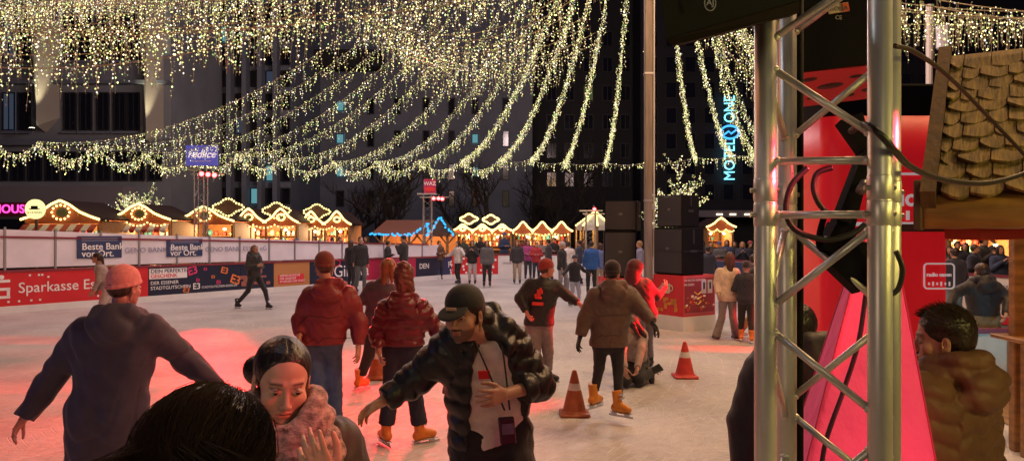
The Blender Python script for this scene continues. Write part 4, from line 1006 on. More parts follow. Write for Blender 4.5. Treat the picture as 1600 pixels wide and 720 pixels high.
# ------------------------------------------------------------------ mast, light strings, light towers, loudspeakers
MX, MY, MZ = xr(1013, 15.6), 16.9, 13.4
e = empty('mast', (xr(1013, 16.4), 16.4, 0), 0, 'tall square wooden mast rising out of the loudspeaker stand', 'mast')
m = MB(); 
for i in range(5): m.box((0, 0, 1.35 + 2.7 * i), (.165, .165, 2.69), bev=.015)
m.build('pole', mat('mast_wood', (.22, .19, .175), rough=.7, var=.3, vscale=5, stretch=(3, 3, .3), bump=.3, bscale=20), e)
m = MB(); 
for z in (2.7, 5.4, 8.1): m.box((0, 0, z), (.185, .185, .04))
m.build('band', STEEL, e)
m = MB(); m.tube([V(.108, -.07, 0), V(.112, -.07, 12)], .018, 8); m.build('white_pipe', mat('pipe_white', (.6, .6, .66), rough=.4), e)
MT = V(xr(1013, 16.4), 16.4, 12.9)
def catenary(a, b, sag, n):
    t = np.linspace(0, 1, n); p = a[None] * (1 - t)[:, None] + b[None] * t[:, None]; p[:, 2] -= sag * 4 * t * (1 - t); return p
def garland(a, b, sag, label, drop=(.12, .42), step=.11, bstep=.075, r=.0155, group='icicle light strings sweeping down from the mast', t0=0.0, t1=1.0, density=1.0, wire=.008):
    a, b = np.array(a, float), np.array(b, float); L = np.linalg.norm(b - a) * 1.03; n = int(L / step); p = catenary(a, b, sag, n); p = p[int(t0 * n):int(t1 * n)]
    root = empty('light_string', tuple(a), 0, label, 'light string', group); pts = []; W_ = MB(); q = p[::max(1, len(p) // 26)]; q = list(q) + [p[-1]]
    W_.tube([c - a for c in q], wire, 4, False)
    for c in p:
        if RNG.random() > density: continue
        L_ = RNG.choice([.3, .6, 1.0, .8]) * RNG.uniform(*drop) * 1.3; sw = RNG.normal(0, .03, 2); k = max(2, int(L_ / bstep)); c0 = c + np.r_[RNG.normal(0, .04, 2), 0]
        for i in range(k):
            z = -L_ * i / k; pts.append(c0 + [sw[0] * i / k + RNG.normal(0, .018), sw[1] * i / k + RNG.normal(0, .018), z + RNG.normal(0, .012)])
        if L_ > .35 and c[1] < 20: W_.tube([c0 - a, c0 - a + V(sw[0], sw[1], -L_)], .003, 3, False)
    W_.build('wire', WIRE, root)
    v, f, cc = bulbs_mesh(np.array(pts) - a, r); o = mk('bulbs', v, f, BULB, root); o['kind'] = 'stuff'; paint(o, cc)
    return root
# perimeter wire round the rink (photo column, distance, photo row)
per = [(-330, 14, 170), (-220, 15.5, 188), (-110, 17, 200), (-20, 19, 208), (60, 20.5, 222), (150, 22.5, 228), (225, 24, 238), (300, 25.5, 243), (372, 27, 240), (440, 28.5, 248), (520, 30, 252), (588, 31, 252), (655, 32, 250), (722, 33, 250),
       (780, 34, 250), (828, 34.5, 250), (880, 35, 254), (945, 35, 254), (1012, 34, 254), (1088, 33, 246), (1145, 31, 243), (1215, 28, 236), (1300, 25, 225), (1400, 22, 205), (1520, 19, 190), (1700, 16, 160)]
PP = [P(px, py, d) for px, d, py in per]
lbl = 'string of warm white icicle lights sweeping down from the mast to the edge wire'
for i, b in enumerate(PP):
    px = per[i][0]
    near = px < 120 or px > 1350
    far = 700 < px < 1200
    if px < -60 or px > 1420 or px == -20: continue
    garland(MT, b, 1.9 if far else (2.5 if px < 640 else 2.3), lbl, drop=(.14, .36) if far else (.16, .44), step=.040 if far else .058, r=.0134 if far else .0122, bstep=.045 if far else .055, t0=.06)
for (px, d_, py) in ((1180, 29.5, 242), (1262, 26.2, 232), (1335, 24, 218)):
    garland(MT, P(px, py, d_), 1.6, lbl, drop=(.2, .5), step=.06, r=.016, bstep=.06, t0=.06)
for i in range(5):
    garland(P(1060 + 6 * i, -40 - 10 * i, 15 + .6 * i), P(1330, 190 - 22 * i, 17 + .8 * i), .9, 'icicle light string falling to the right behind the left truss chord', drop=(.2, .55), step=.06, bstep=.065, r=.0125, group='icicle strings right of the mast')
for i in range(len(PP) - 1):
    px = per[i][0]
    garland(PP[i], PP[i + 1], .45 if px < 740 else .12, 'low swag of warm white icicle lights along the edge wire of the rink', drop=(.16, .40), step=.032 if px < 740 else .10, bstep=.05, r=.017, group='light swags along the edge wire')
# cross strings under the canopy, hanging over the near half of the rink
r_ = random.Random(5)
for i in range(18):
    yy = 9.2 + i * .75; xl = -(.70 * yy + 1.0); xr_ = 1.5 + .05 * i; yr = yy * .9 + 2.4
    zl = CAMZ + (360 - (34 - 1.6 * i + r_.uniform(-22, 22))) / F * yy; zr_ = CAMZ + (360 + (50 + 10 * i)) / F * yr
    garland((xl, yy, zl), (xr_, yr, zr_), .28 + r_.uniform(-.1, .2), 'level string of long icicle lights across the top of the view', drop=(.16, .52), step=.055, bstep=.065, r=.0110, group='level icicle strings over the near rink', wire=.006)
for i in range(5):
    yy = 10 + i * 1.2; zl = CAMZ + (360 - 96 + 20 * i) / F * yy
    garland((-(.70 * yy + .6), yy, zl), (-.30 * yy, yy + 1.5, zl + 1.0), .35, 'short slanting string of icicle lights at the upper left', drop=(.2, .5), step=.07, bstep=.07, r=.0118, group='slanting icicle strings at the upper left', wire=.006)
for i in range(7):
    yy = 12.5 + i * .9; xa = xr(560 + 12 * i, yy); xb = xr(880 + 10 * i, yy + 1); za = CAMZ + (360 - 66 - 9 * i) / F * yy
    garland((xa, yy, za + .5), (xb, yy + 1, za + 1.1), .55, 'short dense string of icicle lights left of the mast', drop=(.25, .8), step=.07, bstep=.07, r=.012, group='dense icicle strings left of the mast', wire=.006)
for i, (x0, y0, z0, x1, y1, z1) in enumerate([(5.2, 9.8, 4.95, 9.5, 9.0, 4.85), (5.4, 11, 5.5, 10.5, 10, 5.1), (5.8, 12.5, 5.75, 11.5, 11.5, 5.6), (6.4, 14, 6.3, 12.5, 13, 6.1), (7, 15.5, 6.6, 14, 15, 6.5), (6.2, 17.5, 6.9, 15, 17, 7.1)]):
    garland((x0, y0, z0), (x1, y1, z1), .3, 'level string of icicle lights at the top right above the shingle roof', drop=(.25, .7), step=.08, bstep=.08, r=.013, group='level icicle strings at the top right')

# ---- light towers
def behind(px, off=.75):
    t = wt(px); y = (WA + BU[:2] * t)[1] + off; return (xr(px, y), y)
ALU = mat('aluminium', (.55, .55, .57), rough=.32, metal=.9, var=.12, vscale=6)
def truss_tower(x, y, h, w_, label, sign=None, reds=(), rz=0, bay=.5):
    e = empty('light_tower', (x, y, 0), rz, label, 'light tower', 'truss towers with red lamps round the rink'); k = w_ / 2
    cs = [V(-k, -k, 0), V(k, -k, 0), V(k, k, 0), V(-k, k, 0)]
    for c in cs: m = MB(); m.tube([c, c + V(0, 0, h)], .022, 8); m.build('chord', ALU, e)
    for s0 in range(4):
        a, b = cs[s0], cs[(s0 + 1) % 4]; m = MB(); pts = []; z = .1; i = 0
        while z < h: pts.append((a if i % 2 else b) + V(0, 0, z)); z += bay * .5; i += 1
        m.tube(pts, .010, 5); m.build('bracing', ALU, e)
    m = MB(); m.box((0, 0, h + .02), (w_ * 2.4, w_ * 1.3, .05)); m.box((w_ * .9, -k, h - .12), (w_ * 3.6, .05, .05)); m.build('head_frame', ALU, e)
    for (lx, lz) in reds:
        m = MB(); m.ball((0, 0, 0), (.09, .12, .09), 10, 8); m.box((0, .06, .1), (.12, .03, .1)); o = m.build('red_lamp', FRAME, e, True, (lx, -k - .1, h + lz))
        m = MB(); m.ball((0, -.10, -.02), (.075, .035, .07), 12, 8); m.build('lens', emis('red_lens', (1, .03, .03), 30), o, True)
    if sign: sign(e, h)
    return e
def sign1(e, h):
    m = MB(); m.box((.04, -.02, h + .46), (1.0, .06, .64)); o = m.build('sign_board', mat('sign_violet', (.06, .06, .30), rough=.4, emit=(.08, .08, .38), estr=.7), e)
    lettering(o, 'redlice', (.04, -.06, h + .49), .32, mat('sign_print', (.9, .9, .9), rough=.5, emit=(.9, .9, 1), estr=.5), align='CENTER', offset=.012, shear=.25); m = MB(); m.box((.04, -.056, h + .28), (.6, .01, .016)); m.build('underline', TXT, o)
def sign2(e, h):
    m = MB(); m.box((.1, 0, h + .35), (.52, .05, .62)); o = m.build('sign_board', mat('sign_red', (.45, .03, .10), rough=.4), e)
    lettering(o, 'WAZ', (.1, -.03, h + .46), .22, TXT, align='CENTER', offset=.012); m = MB(); m.box((.1, -.03, h + .22), (.40, .01, .14)); m.build('print_band', mat('band_red', (.8, .03, .03)), o)
def sign3(e, h):
    m = MB()
    for (cx, cz, rx_, rz_) in ((0, .42, .42, .22), (-.28, .36, .2, .16), (.28, .38, .22, .18), (.05, .55, .25, .16)): m.ball((cx, 0, h + cz), (rx_, .04, rz_), 18, 10)
    o = m.build('sign_board', mat('cloud_white', (.7, .7, .85), rough=.4, emit=(.6, .6, 1), estr=.25), e); lettering(o, 'WINTER', (.05, -.06, h + .48), .14, TXN, align='CENTER', offset=.01); lettering(o, 'TRAUM', (.05, -.06, h + .32), .14, TXN, align='CENTER', offset=.01)
T1 = behind(314); truss_tower(*T1, zy(266, T1[1]), .30, 'truss light tower with a blue name board and three red lamps', sign1, [(.16, -.12), (.36, -.14), (.56, -.16)])
T2 = behind(668); truss_tower(*T2, zy(304, T2[1]), .34, 'truss light tower with a small red square sign and red lamps', sign2, [(.3, -.16), (.5, -.16), (.66, -.18)])
T3 = (xr(923, 34.2), 34.2); truss_tower(*T3, zy(330, 34.2), .42, 'plain truss light tower with one red lamp before the white pavilion', None, [(.12, .1)])
T4 = (xr(1278, 21), 21.0); truss_tower(*T4, zy(308, 21), .30, 'truss light tower with a white cloud sign seen through the near truss', sign3, [(-.42, .06), (-.18, .06), (.0, .06)])
e = empty('light_mast', (xr(1452, 24), 24, 0), 0, 'tall pale floodlight mast with a white fitting above the shingle roof', 'light mast')
m = MB(); m.tube([V(0, 0, 0), V(0, 0, zy(8, 24))], .10, 10); m.build('pole', mat('pale_pole', (.5, .45, .38)), e); m = MB(); m.box((.35, -.1, zy(60, 24)), (.35, .2, .75), bev=.05); m.build('fitting', mat('pale_fit', (.7, .7, .75)), e)
# red and cyan effect lights of the rink: from the towers, and from added unseen spots
def rs(src, tx, ty, power, deg, col=RED, z=None, tz=0): spot('effect_light', (src[0] + .3, src[1] - .4, z or 3.6), (tx, ty, tz), power * 1.25, col, deg * 1.35, 1.0, .05)
rs(T1, -2.2, 8.2, 6500, 9); rs(T1, -5.6, 14.0, 2500, 8); rs(T2, -4.4, 12.2, 11000, 5); rs(T3, -6.5, 13.0, 30000, 3); rs(T2, -2.2, 8.4, 30000, 4)
spot('effect_light', (-1.5, 19.0, 7.5), (-4.3, 8.5, 0), 6500, RED, 46, 1.0, .3)  # added wide red wash over the left ice
spot('effect_light', (7.5, 9.0, 4.5), (-5.0, 9.0, 0), 1100, RED, 20, 1.0, .3)
RR_ = (9.0, 13.0)  # unseen source beside the rink, added for the red streaks
for (tx, ty, pw, dg_) in ((-2.9, 10.2, 5200, 6), (-5.2, 12.9, 3300, 4.5), (-1.6, 8.4, 6000, 6), (-8.6, 14.4, 6500, 3.2), (3.7, 13.4, 900, 7), (3.4, 14.6, 800, 4), (-3.6, 8.6, 4200, 4.5), (-6.2, 10.2, 3800, 3.5), (-4.2, 11.4, 5200, 3)):
    rs(RR_, tx, ty, pw * 5, dg_, z=2.9)
spot('effect_light', (2.6, 3.4, 2.6), (-3.5, 7.2, 1.0), 300, (1, .03, .06), 46, .8, .1)
spot('effect_light', (1.0, 1.7, 2.35), (-.66, 2.2, 1.6), 90, (1, .04, .10), 36, .8, .05)
spot('effect_light', (8.5, 12, 2.6), (4.6, 14.4, .9), 500, (1, .02, .08), 24, .6, .1)
spot('effect_light', (-.4, 3.4, .5), (-1.9, 7.0, .45), 50, (.05, .6, 1.0), 16, .8, .05)
spot('effect_light', (6.4, 7.2, 1.0), (6.0, 9.8, .95), 60, (.05, .7, 1.0), 40, .8, .05)
spot('effect_light', (-7.5, 3.0, 1.8), (-2.8, 4.8, 1.2), 60, (.25, .4, 1.0), 50, .8, .2)

# ---- loudspeakers and stand
SPK = mat('speaker_black', (.009, .0085, .009), spec=.12, rough=.8, bump=.3, bscale=160, bdist=.002); GRL = mat('grille', (.03, .028, .034), rough=.5, bump=.5, bscale=400, bdist=.003)
def speaker(loc, w_, dp, h, rz, label, bevel=.015):
    e = empty('loudspeaker', loc, rz, label, 'loudspeaker', 'stacked rink loudspeakers'); m = MB(); m.box((0, 0, h / 2), (w_, dp, h), bev=bevel); m.build('cabinet', SPK, e)
    m = MB(); m.box((0, -dp / 2 - .008, h / 2), (w_ * .94, .014, h * .92), bev=.004); m.build('grille', GRL, e)
    m = MB(); m.box((w_ / 2 + .006, 0, h / 2), (.01, dp * .3, .05)); m.box((w_ / 2 + .006, 0, h * .8), (.01, dp * .06, h * .3)); m.build('handle', FRAME, e)
    m = MB(); m.ball((0, -dp / 2 - .017, h * .55), (.05, .006, .03), 10, 5); m.build('badge', mat('badge', (.1, .1, .1), rough=.3), e); return e
RZ = math.radians(-57); w_, dp = .86, .94; KC = P(1067, 0, 15.6)[:2]
def from_corner(w2, d2):
    o = rotz(RZ) @ V(w2 / 2, -d2 / 2, 0); return V(KC[0] - o[0], KC[1] - o[1], 0)
cR = from_corner(w_, dp)
e = empty('speaker_stand', tuple(cR), RZ, 'red and white advertising box with a mug picture, carrying the loudspeakers', 'stand')
m = MB(); m.box((0, 0, .72), (w_, dp, .84)); m.build('board', REDB, e); m = MB(); m.box((0, 0, .15), (w_ + .02, dp + .02, .30)); m.build('plinth', WHITE, e)
q = MB(); q.lathe([(.001, 0), (.13, 0), (.15, .04), (.155, .26), (.15, .26), (.14, .04)], 20, (0, 0, 0)); v = np.concatenate(q.v) * V(.8, .12, .8) + V(-.04, -dp / 2 - .012, .76)
mug = mk('mug_print', v, q.f, mat('mug_print', (.62, .50, .40), rough=.5), e); q = MB(); q.tube([V(.10 + .06 * math.cos(a), -dp / 2 - .015, .87 + .06 * math.sin(a)) for a in np.linspace(-1.6, 1.6, 9)], .014, 5); q.build('mug_print', mat('mug_print', (.6, .5, .4)), e)
lettering(e, 'MEINE', (-.04, -dp / 2 - .034, .90), .055, TXN, align='CENTER', offset=.01); lettering(e, 'TASSE', (-.04, -dp / 2 - .034, .84), .055, TXN, align='CENTER', offset=.01)
m = MB(); r = random.Random(2)
for i in range(12): m.box((-.04 + r.uniform(-.26, .30), -dp / 2 - .008, .40 + r.uniform(0, .24)), (r.uniform(.05, .1), .01, r.uniform(.05, .12)), R=None)
m.build('print', mat('print_amber', (.65, .25, .04), rough=.5), e)
m = MB(); m.box((w_ / 2 + .004, 0, .73), (.006, dp * .97, .80)); m.build('poster_border', mat('poster_border', (.55, .10, .12)), e)
m = MB(); m.box((w_ / 2 + .010, 0, .73), (.008, dp * .90, .70)); o = m.build('picture', mat('picture_wine', (.28, .03, .05), rough=.5), e)
for i, y in enumerate((.12, .30)):
    m = MB(); m.box((w_ / 2 + .016, y, .90), (.008, .14, .28), bev=.003); m.build('portrait_print', mat('print_pale', (.55, .50, .62), rough=.5), o)
    m = MB(); m.box((w_ / 2 + .022, y, .92), (.006, .05, .14)); m.build('portrait_print', BLUEP, o)
m = MB(); r = random.Random(6)
for i in range(34): m.cm = r.randint(0, 2); m.box((w_ / 2 + .015, r.uniform(-.42, .42), r.uniform(.40, .72)), (.008, r.uniform(.02, .07), r.uniform(.02, .06)))
m.build('print', [mat('print_amber', (.65, .25, .04)), TXT, TXR], o)
m = MB()
for z in (.74, .64, .54): m.tube([V(w_ / 2 + .02, -.16, z + .06), V(w_ / 2 + .02, -.06, z), V(w_ / 2 + .02, .04, z + .06)], .014, 4)
m.build('chevrons', mat('print_gold', (.8, .5, .12)), o); lettering(o, 'DIE BESTEN ADRESSEN', (w_ / 2 + .014, -.44, 1.04), .06, TXT, rx=PI / 2, rz=PI / 2); lettering(o, 'IN ESSEN', (w_ / 2 + .014, -.44, .95), .07, TXT, rx=PI / 2, rz=PI / 2)
cB = from_corner(.84, .62); o = speaker((cB[0], cB[1] + .02, 1.145), .84, .62, .98, RZ, 'large double bass loudspeaker on the red advertising box'); 
m = MB(); m.box((0, -.32, .49), (.78, .03, .012)); m.box((.42, 0, .49), (.02, .58, .012)); m.build('seam', FRAME, o)
cT = from_corner(.76, .52); speaker((cT[0], cT[1] + .04, 2.13), .72, .50, .66, RZ, 'mid loudspeaker with a pale side on top of the right bass box')
cL = V(xr(968, 17.6), 17.6, 0); m = MB(); m.box((0, 0, .5), (.9, .9, 1.0)); o = m.build('speaker_riser', REDB, None, loc=(cL[0], cL[1], 0)); tag(o, 'plain red riser under the left loudspeaker stack', 'riser')
speaker((cL[0], cL[1], 1.0), .72, .8, 1.05, -.1, 'brown black bass loudspeaker at the left of the mast'); speaker((cL[0] + .08, cL[1], 2.05), .72, .7, .68, -.3, 'upper mid loudspeaker left of the mast')

spot('effect_light', (6.5, 11.5, 2.4), (4.2, 16.2, 1.9), 200, (.35, .35, 1.0), 34, .8, .1)
# ---- traffic cones
CW = mat('cone_white', (.72, .68, .64), rough=.5, var=.1, vscale=20)
def cone(x, y, h, label, red, rz=0, tilt=0):
    e = empty('traffic_cone', (x, y, 0), rz, label, 'traffic cone', 'traffic cones on the ice'); e.rotation_euler[1] = tilt; r0, r1 = h * .26, h * .045; zb_ = .035
    R = lambda z: r0 + (r1 - r0) * (z - zb_) / (h - zb_)
    m = MB(); m.box((0, 0, .018), (h * .66, h * .66, .036), bev=.014); m.lathe([(R(zb_) + .02, .034), (R(zb_), .06), (R(h * .98), h * .985), (r1 * .6, h)], 24); m.build('body', red, e, False)
    for (z0, z1) in ((.26, .43), (.56, .72)):
        m = MB(); m.lathe([(R(h * z0) + .001, h * z0), (R(h * z0) + .004, h * z0 + .003), (R(h * z1) + .004, h * z1 - .003), (R(h * z1) + .001, h * z1)], 24); m.build('stripe', CW, e)
    return e
CR = mat('cone_red', (.62, .05, .04), rough=.5, var=.15, vscale=12); CO = mat('cone_orange', (.40, .11, .045), rough=.5, var=.2, vscale=12)
cone(xr(898, 8.55), 8.6, .50, 'orange and white cone left of the yellow skates', CO); cone(xr(1070, 10.8), 10.8, .50, 'red and white cone standing alone on the ice at the right', CR); cone(xr(588, 10.6), 10.7, .50, 'orange cone half hidden behind the maroon jacket', CO)

# ------------------------------------------------------------------ near truss with its loudspeakers, lamp, cables
ALN = mat('truss_alu', (.66, .64, .58), rough=.38, metal=.60, var=.22, vscale=10, bump=.12, bscale=60, bdist=.003, stretch=(1, 1, .25))
TL, TR, TB, TBR = V(.574, 1.74), V(.776, 1.62), V(.694, 1.942), V(.896, 1.822)
e = empty('stage_truss', ((TL[0] + TBR[0]) / 2, (TL[1] + TBR[1]) / 2, 0), 0, 'large square aluminium truss column standing close at the right', 'truss'); o0 = V(*e.location)
for c in (TL, TR, TB, TBR):
    m = MB(); m.tube([V(c[0], c[1], .05) - o0, V(c[0], c[1], 3.4) - o0], .0245, 24); o = m.build('chord', ALN, e, True)
    m = MB(); m.lathe([(.0247, 0), (.0258, .002), (.0258, .05), (.0247, .052)], 24, (c[0] - o0[0], c[1] - o0[1], 2.125)); m.lathe([(.0247, 0), (.0258, .002), (.0258, .05), (.0247, .052)], 24, (c[0] - o0[0], c[1] - o0[1], 2.07)); m.build('coupler', ALN, o, True)
    m = MB()
    for z in (2.15, 2.095): m.tube([V(c[0] - .036, c[1] - .006, z) - o0, V(c[0] + .030, c[1] - .006, z) - o0], .0055, 8)
    m.build('bolt', mat('bolt_steel', (.4, .38, .35), rough=.35, metal=.9), o)
def br(a, ya, b, yb, r=.0085):
    pa = V(a[0], a[1], CAMZ - (ya - 360) / F * a[1]) - o0; pb = V(b[0], b[1], CAMZ - (yb - 360) / F * b[1]) - o0; d_ = unit(pb - pa)
    m = MB(); m.tube([pa + d_ * .018, pb - d_ * .018], r, 12); o = m.build('brace', ALN, e, True)
    m = MB(); m.ball(pa + d_ * .026, (.012, .012, .010), 10, 6); m.ball(pb - d_ * .026, (.012, .012, .010), 10, 6); m.build('weld', ALN, o, True)
for (ya, yb) in ((252, 250), (336, 335), (100, 218), (70, -55), (487, 348), (508, 652), (836, 690), (850, 1000), (1180, 1040), (1190, 1350), (-230, -90)): br(TL, ya, TR, yb)
for (ya, yb) in ((252, 252), (336, 336), (110, 225), (90, -30), (490, 350), (520, 660), (850, 700), (1000, 880)): br(TL, ya, TB, yb); br(TR, ya, TBR, yb)
for (ya, yb) in ((252, 252), (336, 336), (222, 90), (60, -60), (352, 486), (628, 500), (640, 770), (900, 790)): br(TB, ya, TBR, yb)
m = MB(); m.box((0, 0, .03), (.5, .5, .03)); m.build('base_plate', ALN, e)
e = empty('black_pole', (xr(1247, 1.99), 1.99, 0), 0, 'thin black upright pole just inside the near truss', 'pole'); m = MB(); m.tube([V(0, 0, 0), V(0, 0, 3.2)], .0135, 10); m.build('tube', SPK, e, True)
m = MB(); m.tube([V(-.016, 0, .3), V(-.017, 0, 2.9)], .004, 6); m.build('cable', mat('cable_black', (.012, .012, .012), rough=.45), e, True)
# loudspeakers hanging at the top
def box_from(name, corners_front, back, m_, parent): 
    n = len(corners_front); v = list(corners_front) + [c + back for c in corners_front]; f = [list(range(n)), [n + k for k in range(n)][::-1]] + [[k, k + n, (k + 1) % n + n, (k + 1) % n] for k in range(n)]
    return mk(name, np.array(v), f, m_, parent)
BRN = mat('speaker_edge', (.009, .0035, .002), rough=.8, spec=.15, var=.3, vscale=20)
e = empty('stage_speaker', tuple(P(1130, 30, 1.5)), 0, 'black wedge loudspeaker with a brown worn lower edge, cut by the top of the frame', 'loudspeaker'); o0_ = V(*e.location)
c = [P(1022, -60, 1.42), P(1250, -60, 1.55), P(1248, 2, 1.55), P(1042, 62, 1.42)]; box_from('cabinet', [q - o0_ for q in c], V(.10, .34, .09), SPK, e)
c = [P(1041, 62, 1.415), P(1249, 2, 1.545), P(1249, 20, 1.545), P(1050, 72, 1.415)]; box_from('edge_strip', [q - o0_ for q in c], V(.09, .30, .075), BRN, e)
m = MB(); pc = P(1107, 8, 1.44) - o0_; m.tube([pc + V(.0105 * math.cos(a), -.012, .0145 * math.sin(a)) for a in np.linspace(0, 2 * PI, 25)], .0011, 5, False); m.build('badge', mat('badge_grey', (.35, .35, .35)), e)
lettering(e, 'AJ', tuple(pc + V(0, -.013, 0)), .016, mat('badge_grey', (.35, .35, .35)), align='CENTER', offset=.01, ext=.0005)
e = empty('stage_speaker', tuple(P(1305, 60, 2.3)), 0, 'black loudspeaker hanging inside the near truss, its holed base lit red', 'loudspeaker'); o0_ = V(*e.location)
c = [P(1262, -40, 2.25), P(1380, -40, 2.2), P(1402, 96, 2.2), P(1238, 114, 2.25)]; box_from('cabinet', [q - o0_ for q in c], V(.05, .42, .12), SPK, e)
c = [P(1238, 116, 2.26), P(1402, 98, 2.21), P(1392, 150, 2.62), P(1248, 168, 2.66)]
bm_ = box_from('base_panel', [q - o0_ for q in c], V(0, .015, .02), mat('panel_lit_red', (.35, .04, .05), rough=.4, bump=.2, bscale=40), e)  # red light on the black box put into the panel colour
m = MB(); nn = unit(np.cross(c[1] - c[0], c[3] - c[0])); uu = unit(c[1] - c[0]); vv = np.cross(nn, uu); RR = np.stack([uu, vv, nn], 1)
for (a, b_, r_1) in ((.35, .45, .032), (.15, .2, .02), (.8, .7, .03), (.62, .25, .018), (.85, .2, .022), (.55, .8, .014), (.15, .75, .014), (.75, .4, .012)):
    pt = c[0] * (1 - a) * (1 - b_) + c[1] * a * (1 - b_) + c[2] * a * b_ + c[3] * (1 - a) * b_; m.ball(pt - nn * .002 * np.sign(nn[1] + nn[2] * -1) - o0_, (r_1 * 1.3, r_1, .006), 16, 6, R=RR)
m.build('port', mat('port_black', (.01, .008, .008), rough=.5), e)
c = [P(1293, 8, 2.19), P(1325, 4, 2.19), P(1328, 17, 2.19), P(1296, 22, 2.19)]; lb = box_from('type_label', [q - o0_ for q in c], V(0, .006, 0), mat('label_cream', (.55, .48, .36), rough=.5), e)
c = [P(1316, 5.5, 2.185), P(1325, 4.5, 2.185), P(1328, 16.5, 2.185), P(1318, 18, 2.185)]; box_from('label_corner', [q - o0_ for q in c], V(0, .003, 0), mat('label_red', (.6, .08, .03)), lb)
lettering(lb, 'RONA', tuple(P(1297, 15, 2.184) - o0_), .018, mat('label_ink', (.12, .1, .08)), ext=.0005, ry=-.08); lettering(e, 'CE', tuple(P(1305, 28, 2.185) - o0_), .016, mat('badge_grey', (.35, .35, .35)), ext=.0005)
spot('effect_light', (.9, 2.0, 1.5), (1.02, 2.45, 2.5), 14, (1, .04, .06), 70, .8, .05)
# black lamp on a yoke with hanging cable coil
e = empty('stage_lamp', tuple(P(1325, 300, 1.9)), 0, 'black slim stage lamp tilted inside the near truss', 'stage lamp'); o0_ = V(*e.location)
def slab(pa, pb, wa, wb, th, name, par=e):
    pa, pb = pa - o0_, pb - o0_; u = unit(pb - pa); sd = unit(np.cross(u, V(0, 1, 0))); dp_ = np.cross(sd, u)
    v = [p + sd * sx * w_ + dp_ * sy * th for p, w_ in ((pa, wa), (pb, wb)) for sx, sy in ((-1, -1), (1, -1), (1, 1), (-1, 1))]
    return mk(name, np.array(v), [[0, 1, 2, 3], [7, 6, 5, 4], [0, 4, 5, 1], [1, 5, 6, 2], [2, 6, 7, 3], [3, 7, 4, 0]], SPK, par)
slab(P(1353, 235, 1.9), P(1316, 352, 1.9), 0.012, .024, .02, 'housing'); slab(P(1316, 352, 1.9), P(1300, 396, 1.9), .026, .036, .03, 'housing'); slab(P(1326, 186, 1.92), P(1350, 236, 1.9), .030, .014, .02, 'bracket')
slab(P(1308, 396, 1.9), P(1352, 446, 1.88), .040, .030, .03, 'clamp'); slab(P(1345, 378, 1.9), P(1340, 420, 1.9), .020, .034, .03, 'clamp')
m = MB(); m.tube([P(1352, 285, 1.86) - o0_, P(1344, 300, 1.85) - o0_], .012, 10); m.build('knob', mat('knob', (.2, .18, .17), rough=.3), e, True)
m = MB(); m.tube(catm([P(1290, 330, 1.9) - o0_, P(1282, 390, 1.9) - o0_, P(1345, 420, 1.9) - o0_]), .008, 8); m.build('yoke', SPK, e, True)
CB = mat('cable_black', (.012, .012, .012), rough=.45)
def cable(pts, r, label, m_=CB, d=None):
    q = catm([P(*p) for p in pts], 8); o = MB(); o0_ = q[0]; o.tube([c - o0_ for c in q], r, 8); o = o.build('cable', m_, None, True, tuple(o0_)); tag(o, label, 'cable', 'cables on and round the near truss'); return o
cable([(1330, 205, 1.72), (1345, 195, 1.66), (1362, 200, 1.58), (1380, 215, 1.56), (1400, 238, 1.6), (1425, 262, 1.75), (1470, 280, 2.0), (1530, 287, 2.2), (1580, 278, 2.4), (1640, 255, 2.6)], .0075, 'thick black cable sagging from the truss across the hut roof edge')
cable([(1398, 72, 1.62), (1430, 82, 1.75), (1480, 118, 2.0), (1540, 178, 2.2), (1620, 262, 2.35)], .0055, 'brown cable running diagonally down over the shingle roof', mat('cable_brown', (.022, .009, .007), rough=.5))
cable([(1262, 262, 1.82), (1236, 290, 1.82), (1228, 330, 1.82), (1244, 360, 1.82), (1290, 374, 1.82), (1330, 366, 1.82), (1352, 350, 1.82)], .007, 'outer loop of the black cable coil hanging inside the truss')
cable([(1300, 262, 1.85), (1276, 272, 1.85), (1272, 300, 1.85), (1290, 330, 1.85), (1330, 345, 1.85)], .007, 'inner loop of the black cable coil hanging inside the truss')
cable([(1400, 392, 1.66), (1410, 420, 1.66), (1404, 450, 1.66), (1392, 460, 1.66)], .006, 'short bent cable sticking out right of the right chord')
cable([(1356, 430, 2.0), (1350, 480, 2.0), (1340, 540, 2.0), (1318, 610, 2.0), (1290, 690, 2.0), (1280, 760, 2.0)], .0065, 'dark cable hanging down in front of the glowing pink cone', mat('cable_plum', (.10, .02, .06), rough=.5))

# ---- red inflatable radio column, glowing cone
e = empty('advertising_column', (xr(1389, 4.53), 4.9, 0), .0, 'big red inflatable column with a black rim and white radio lettering', 'advertising column')
REDC = mat('column_red', (.78, .015, .02), rough=.45, bump=.15, bscale=3, bdist=.03, emit=(.8, .012, .02), estr=.30); hw, zt, zr = .375, zy(132, 4.55), zy(182, 4.55)
def rbox(z0, z1, hw, r, bulge=0.0, n=8):
    ring = []
    for cx, cy_, a0 in ((1, 1, 0), (-1, 1, PI / 2), (-1, -1, PI), (1, -1, 1.5 * PI)):
        for k in range(n): a = a0 + PI / 2 * k / (n - 1); ring.append(((hw - r) * cx + r * math.cos(a), (hw - r) * cy_ + r * math.sin(a)))
    zs_ = np.linspace(z0, z1, 12); v = []; f = []; N_ = len(ring)
    for i, z in enumerate(zs_):
        k = 1 + bulge * math.sin(PI * (z - z0) / (z1 - z0))
        v += [(x * k, y * k, z) for x, y in ring]
    for i in range(len(zs_) - 1):
        for k in range(N_): a, b = i * N_ + k, i * N_ + (k + 1) % N_; f.append([a, b, b + N_, a + N_])
    f.append(list(range(N_))[::-1]); f.append([(len(zs_) - 1) * N_ + k for k in range(N_)]); return v, f
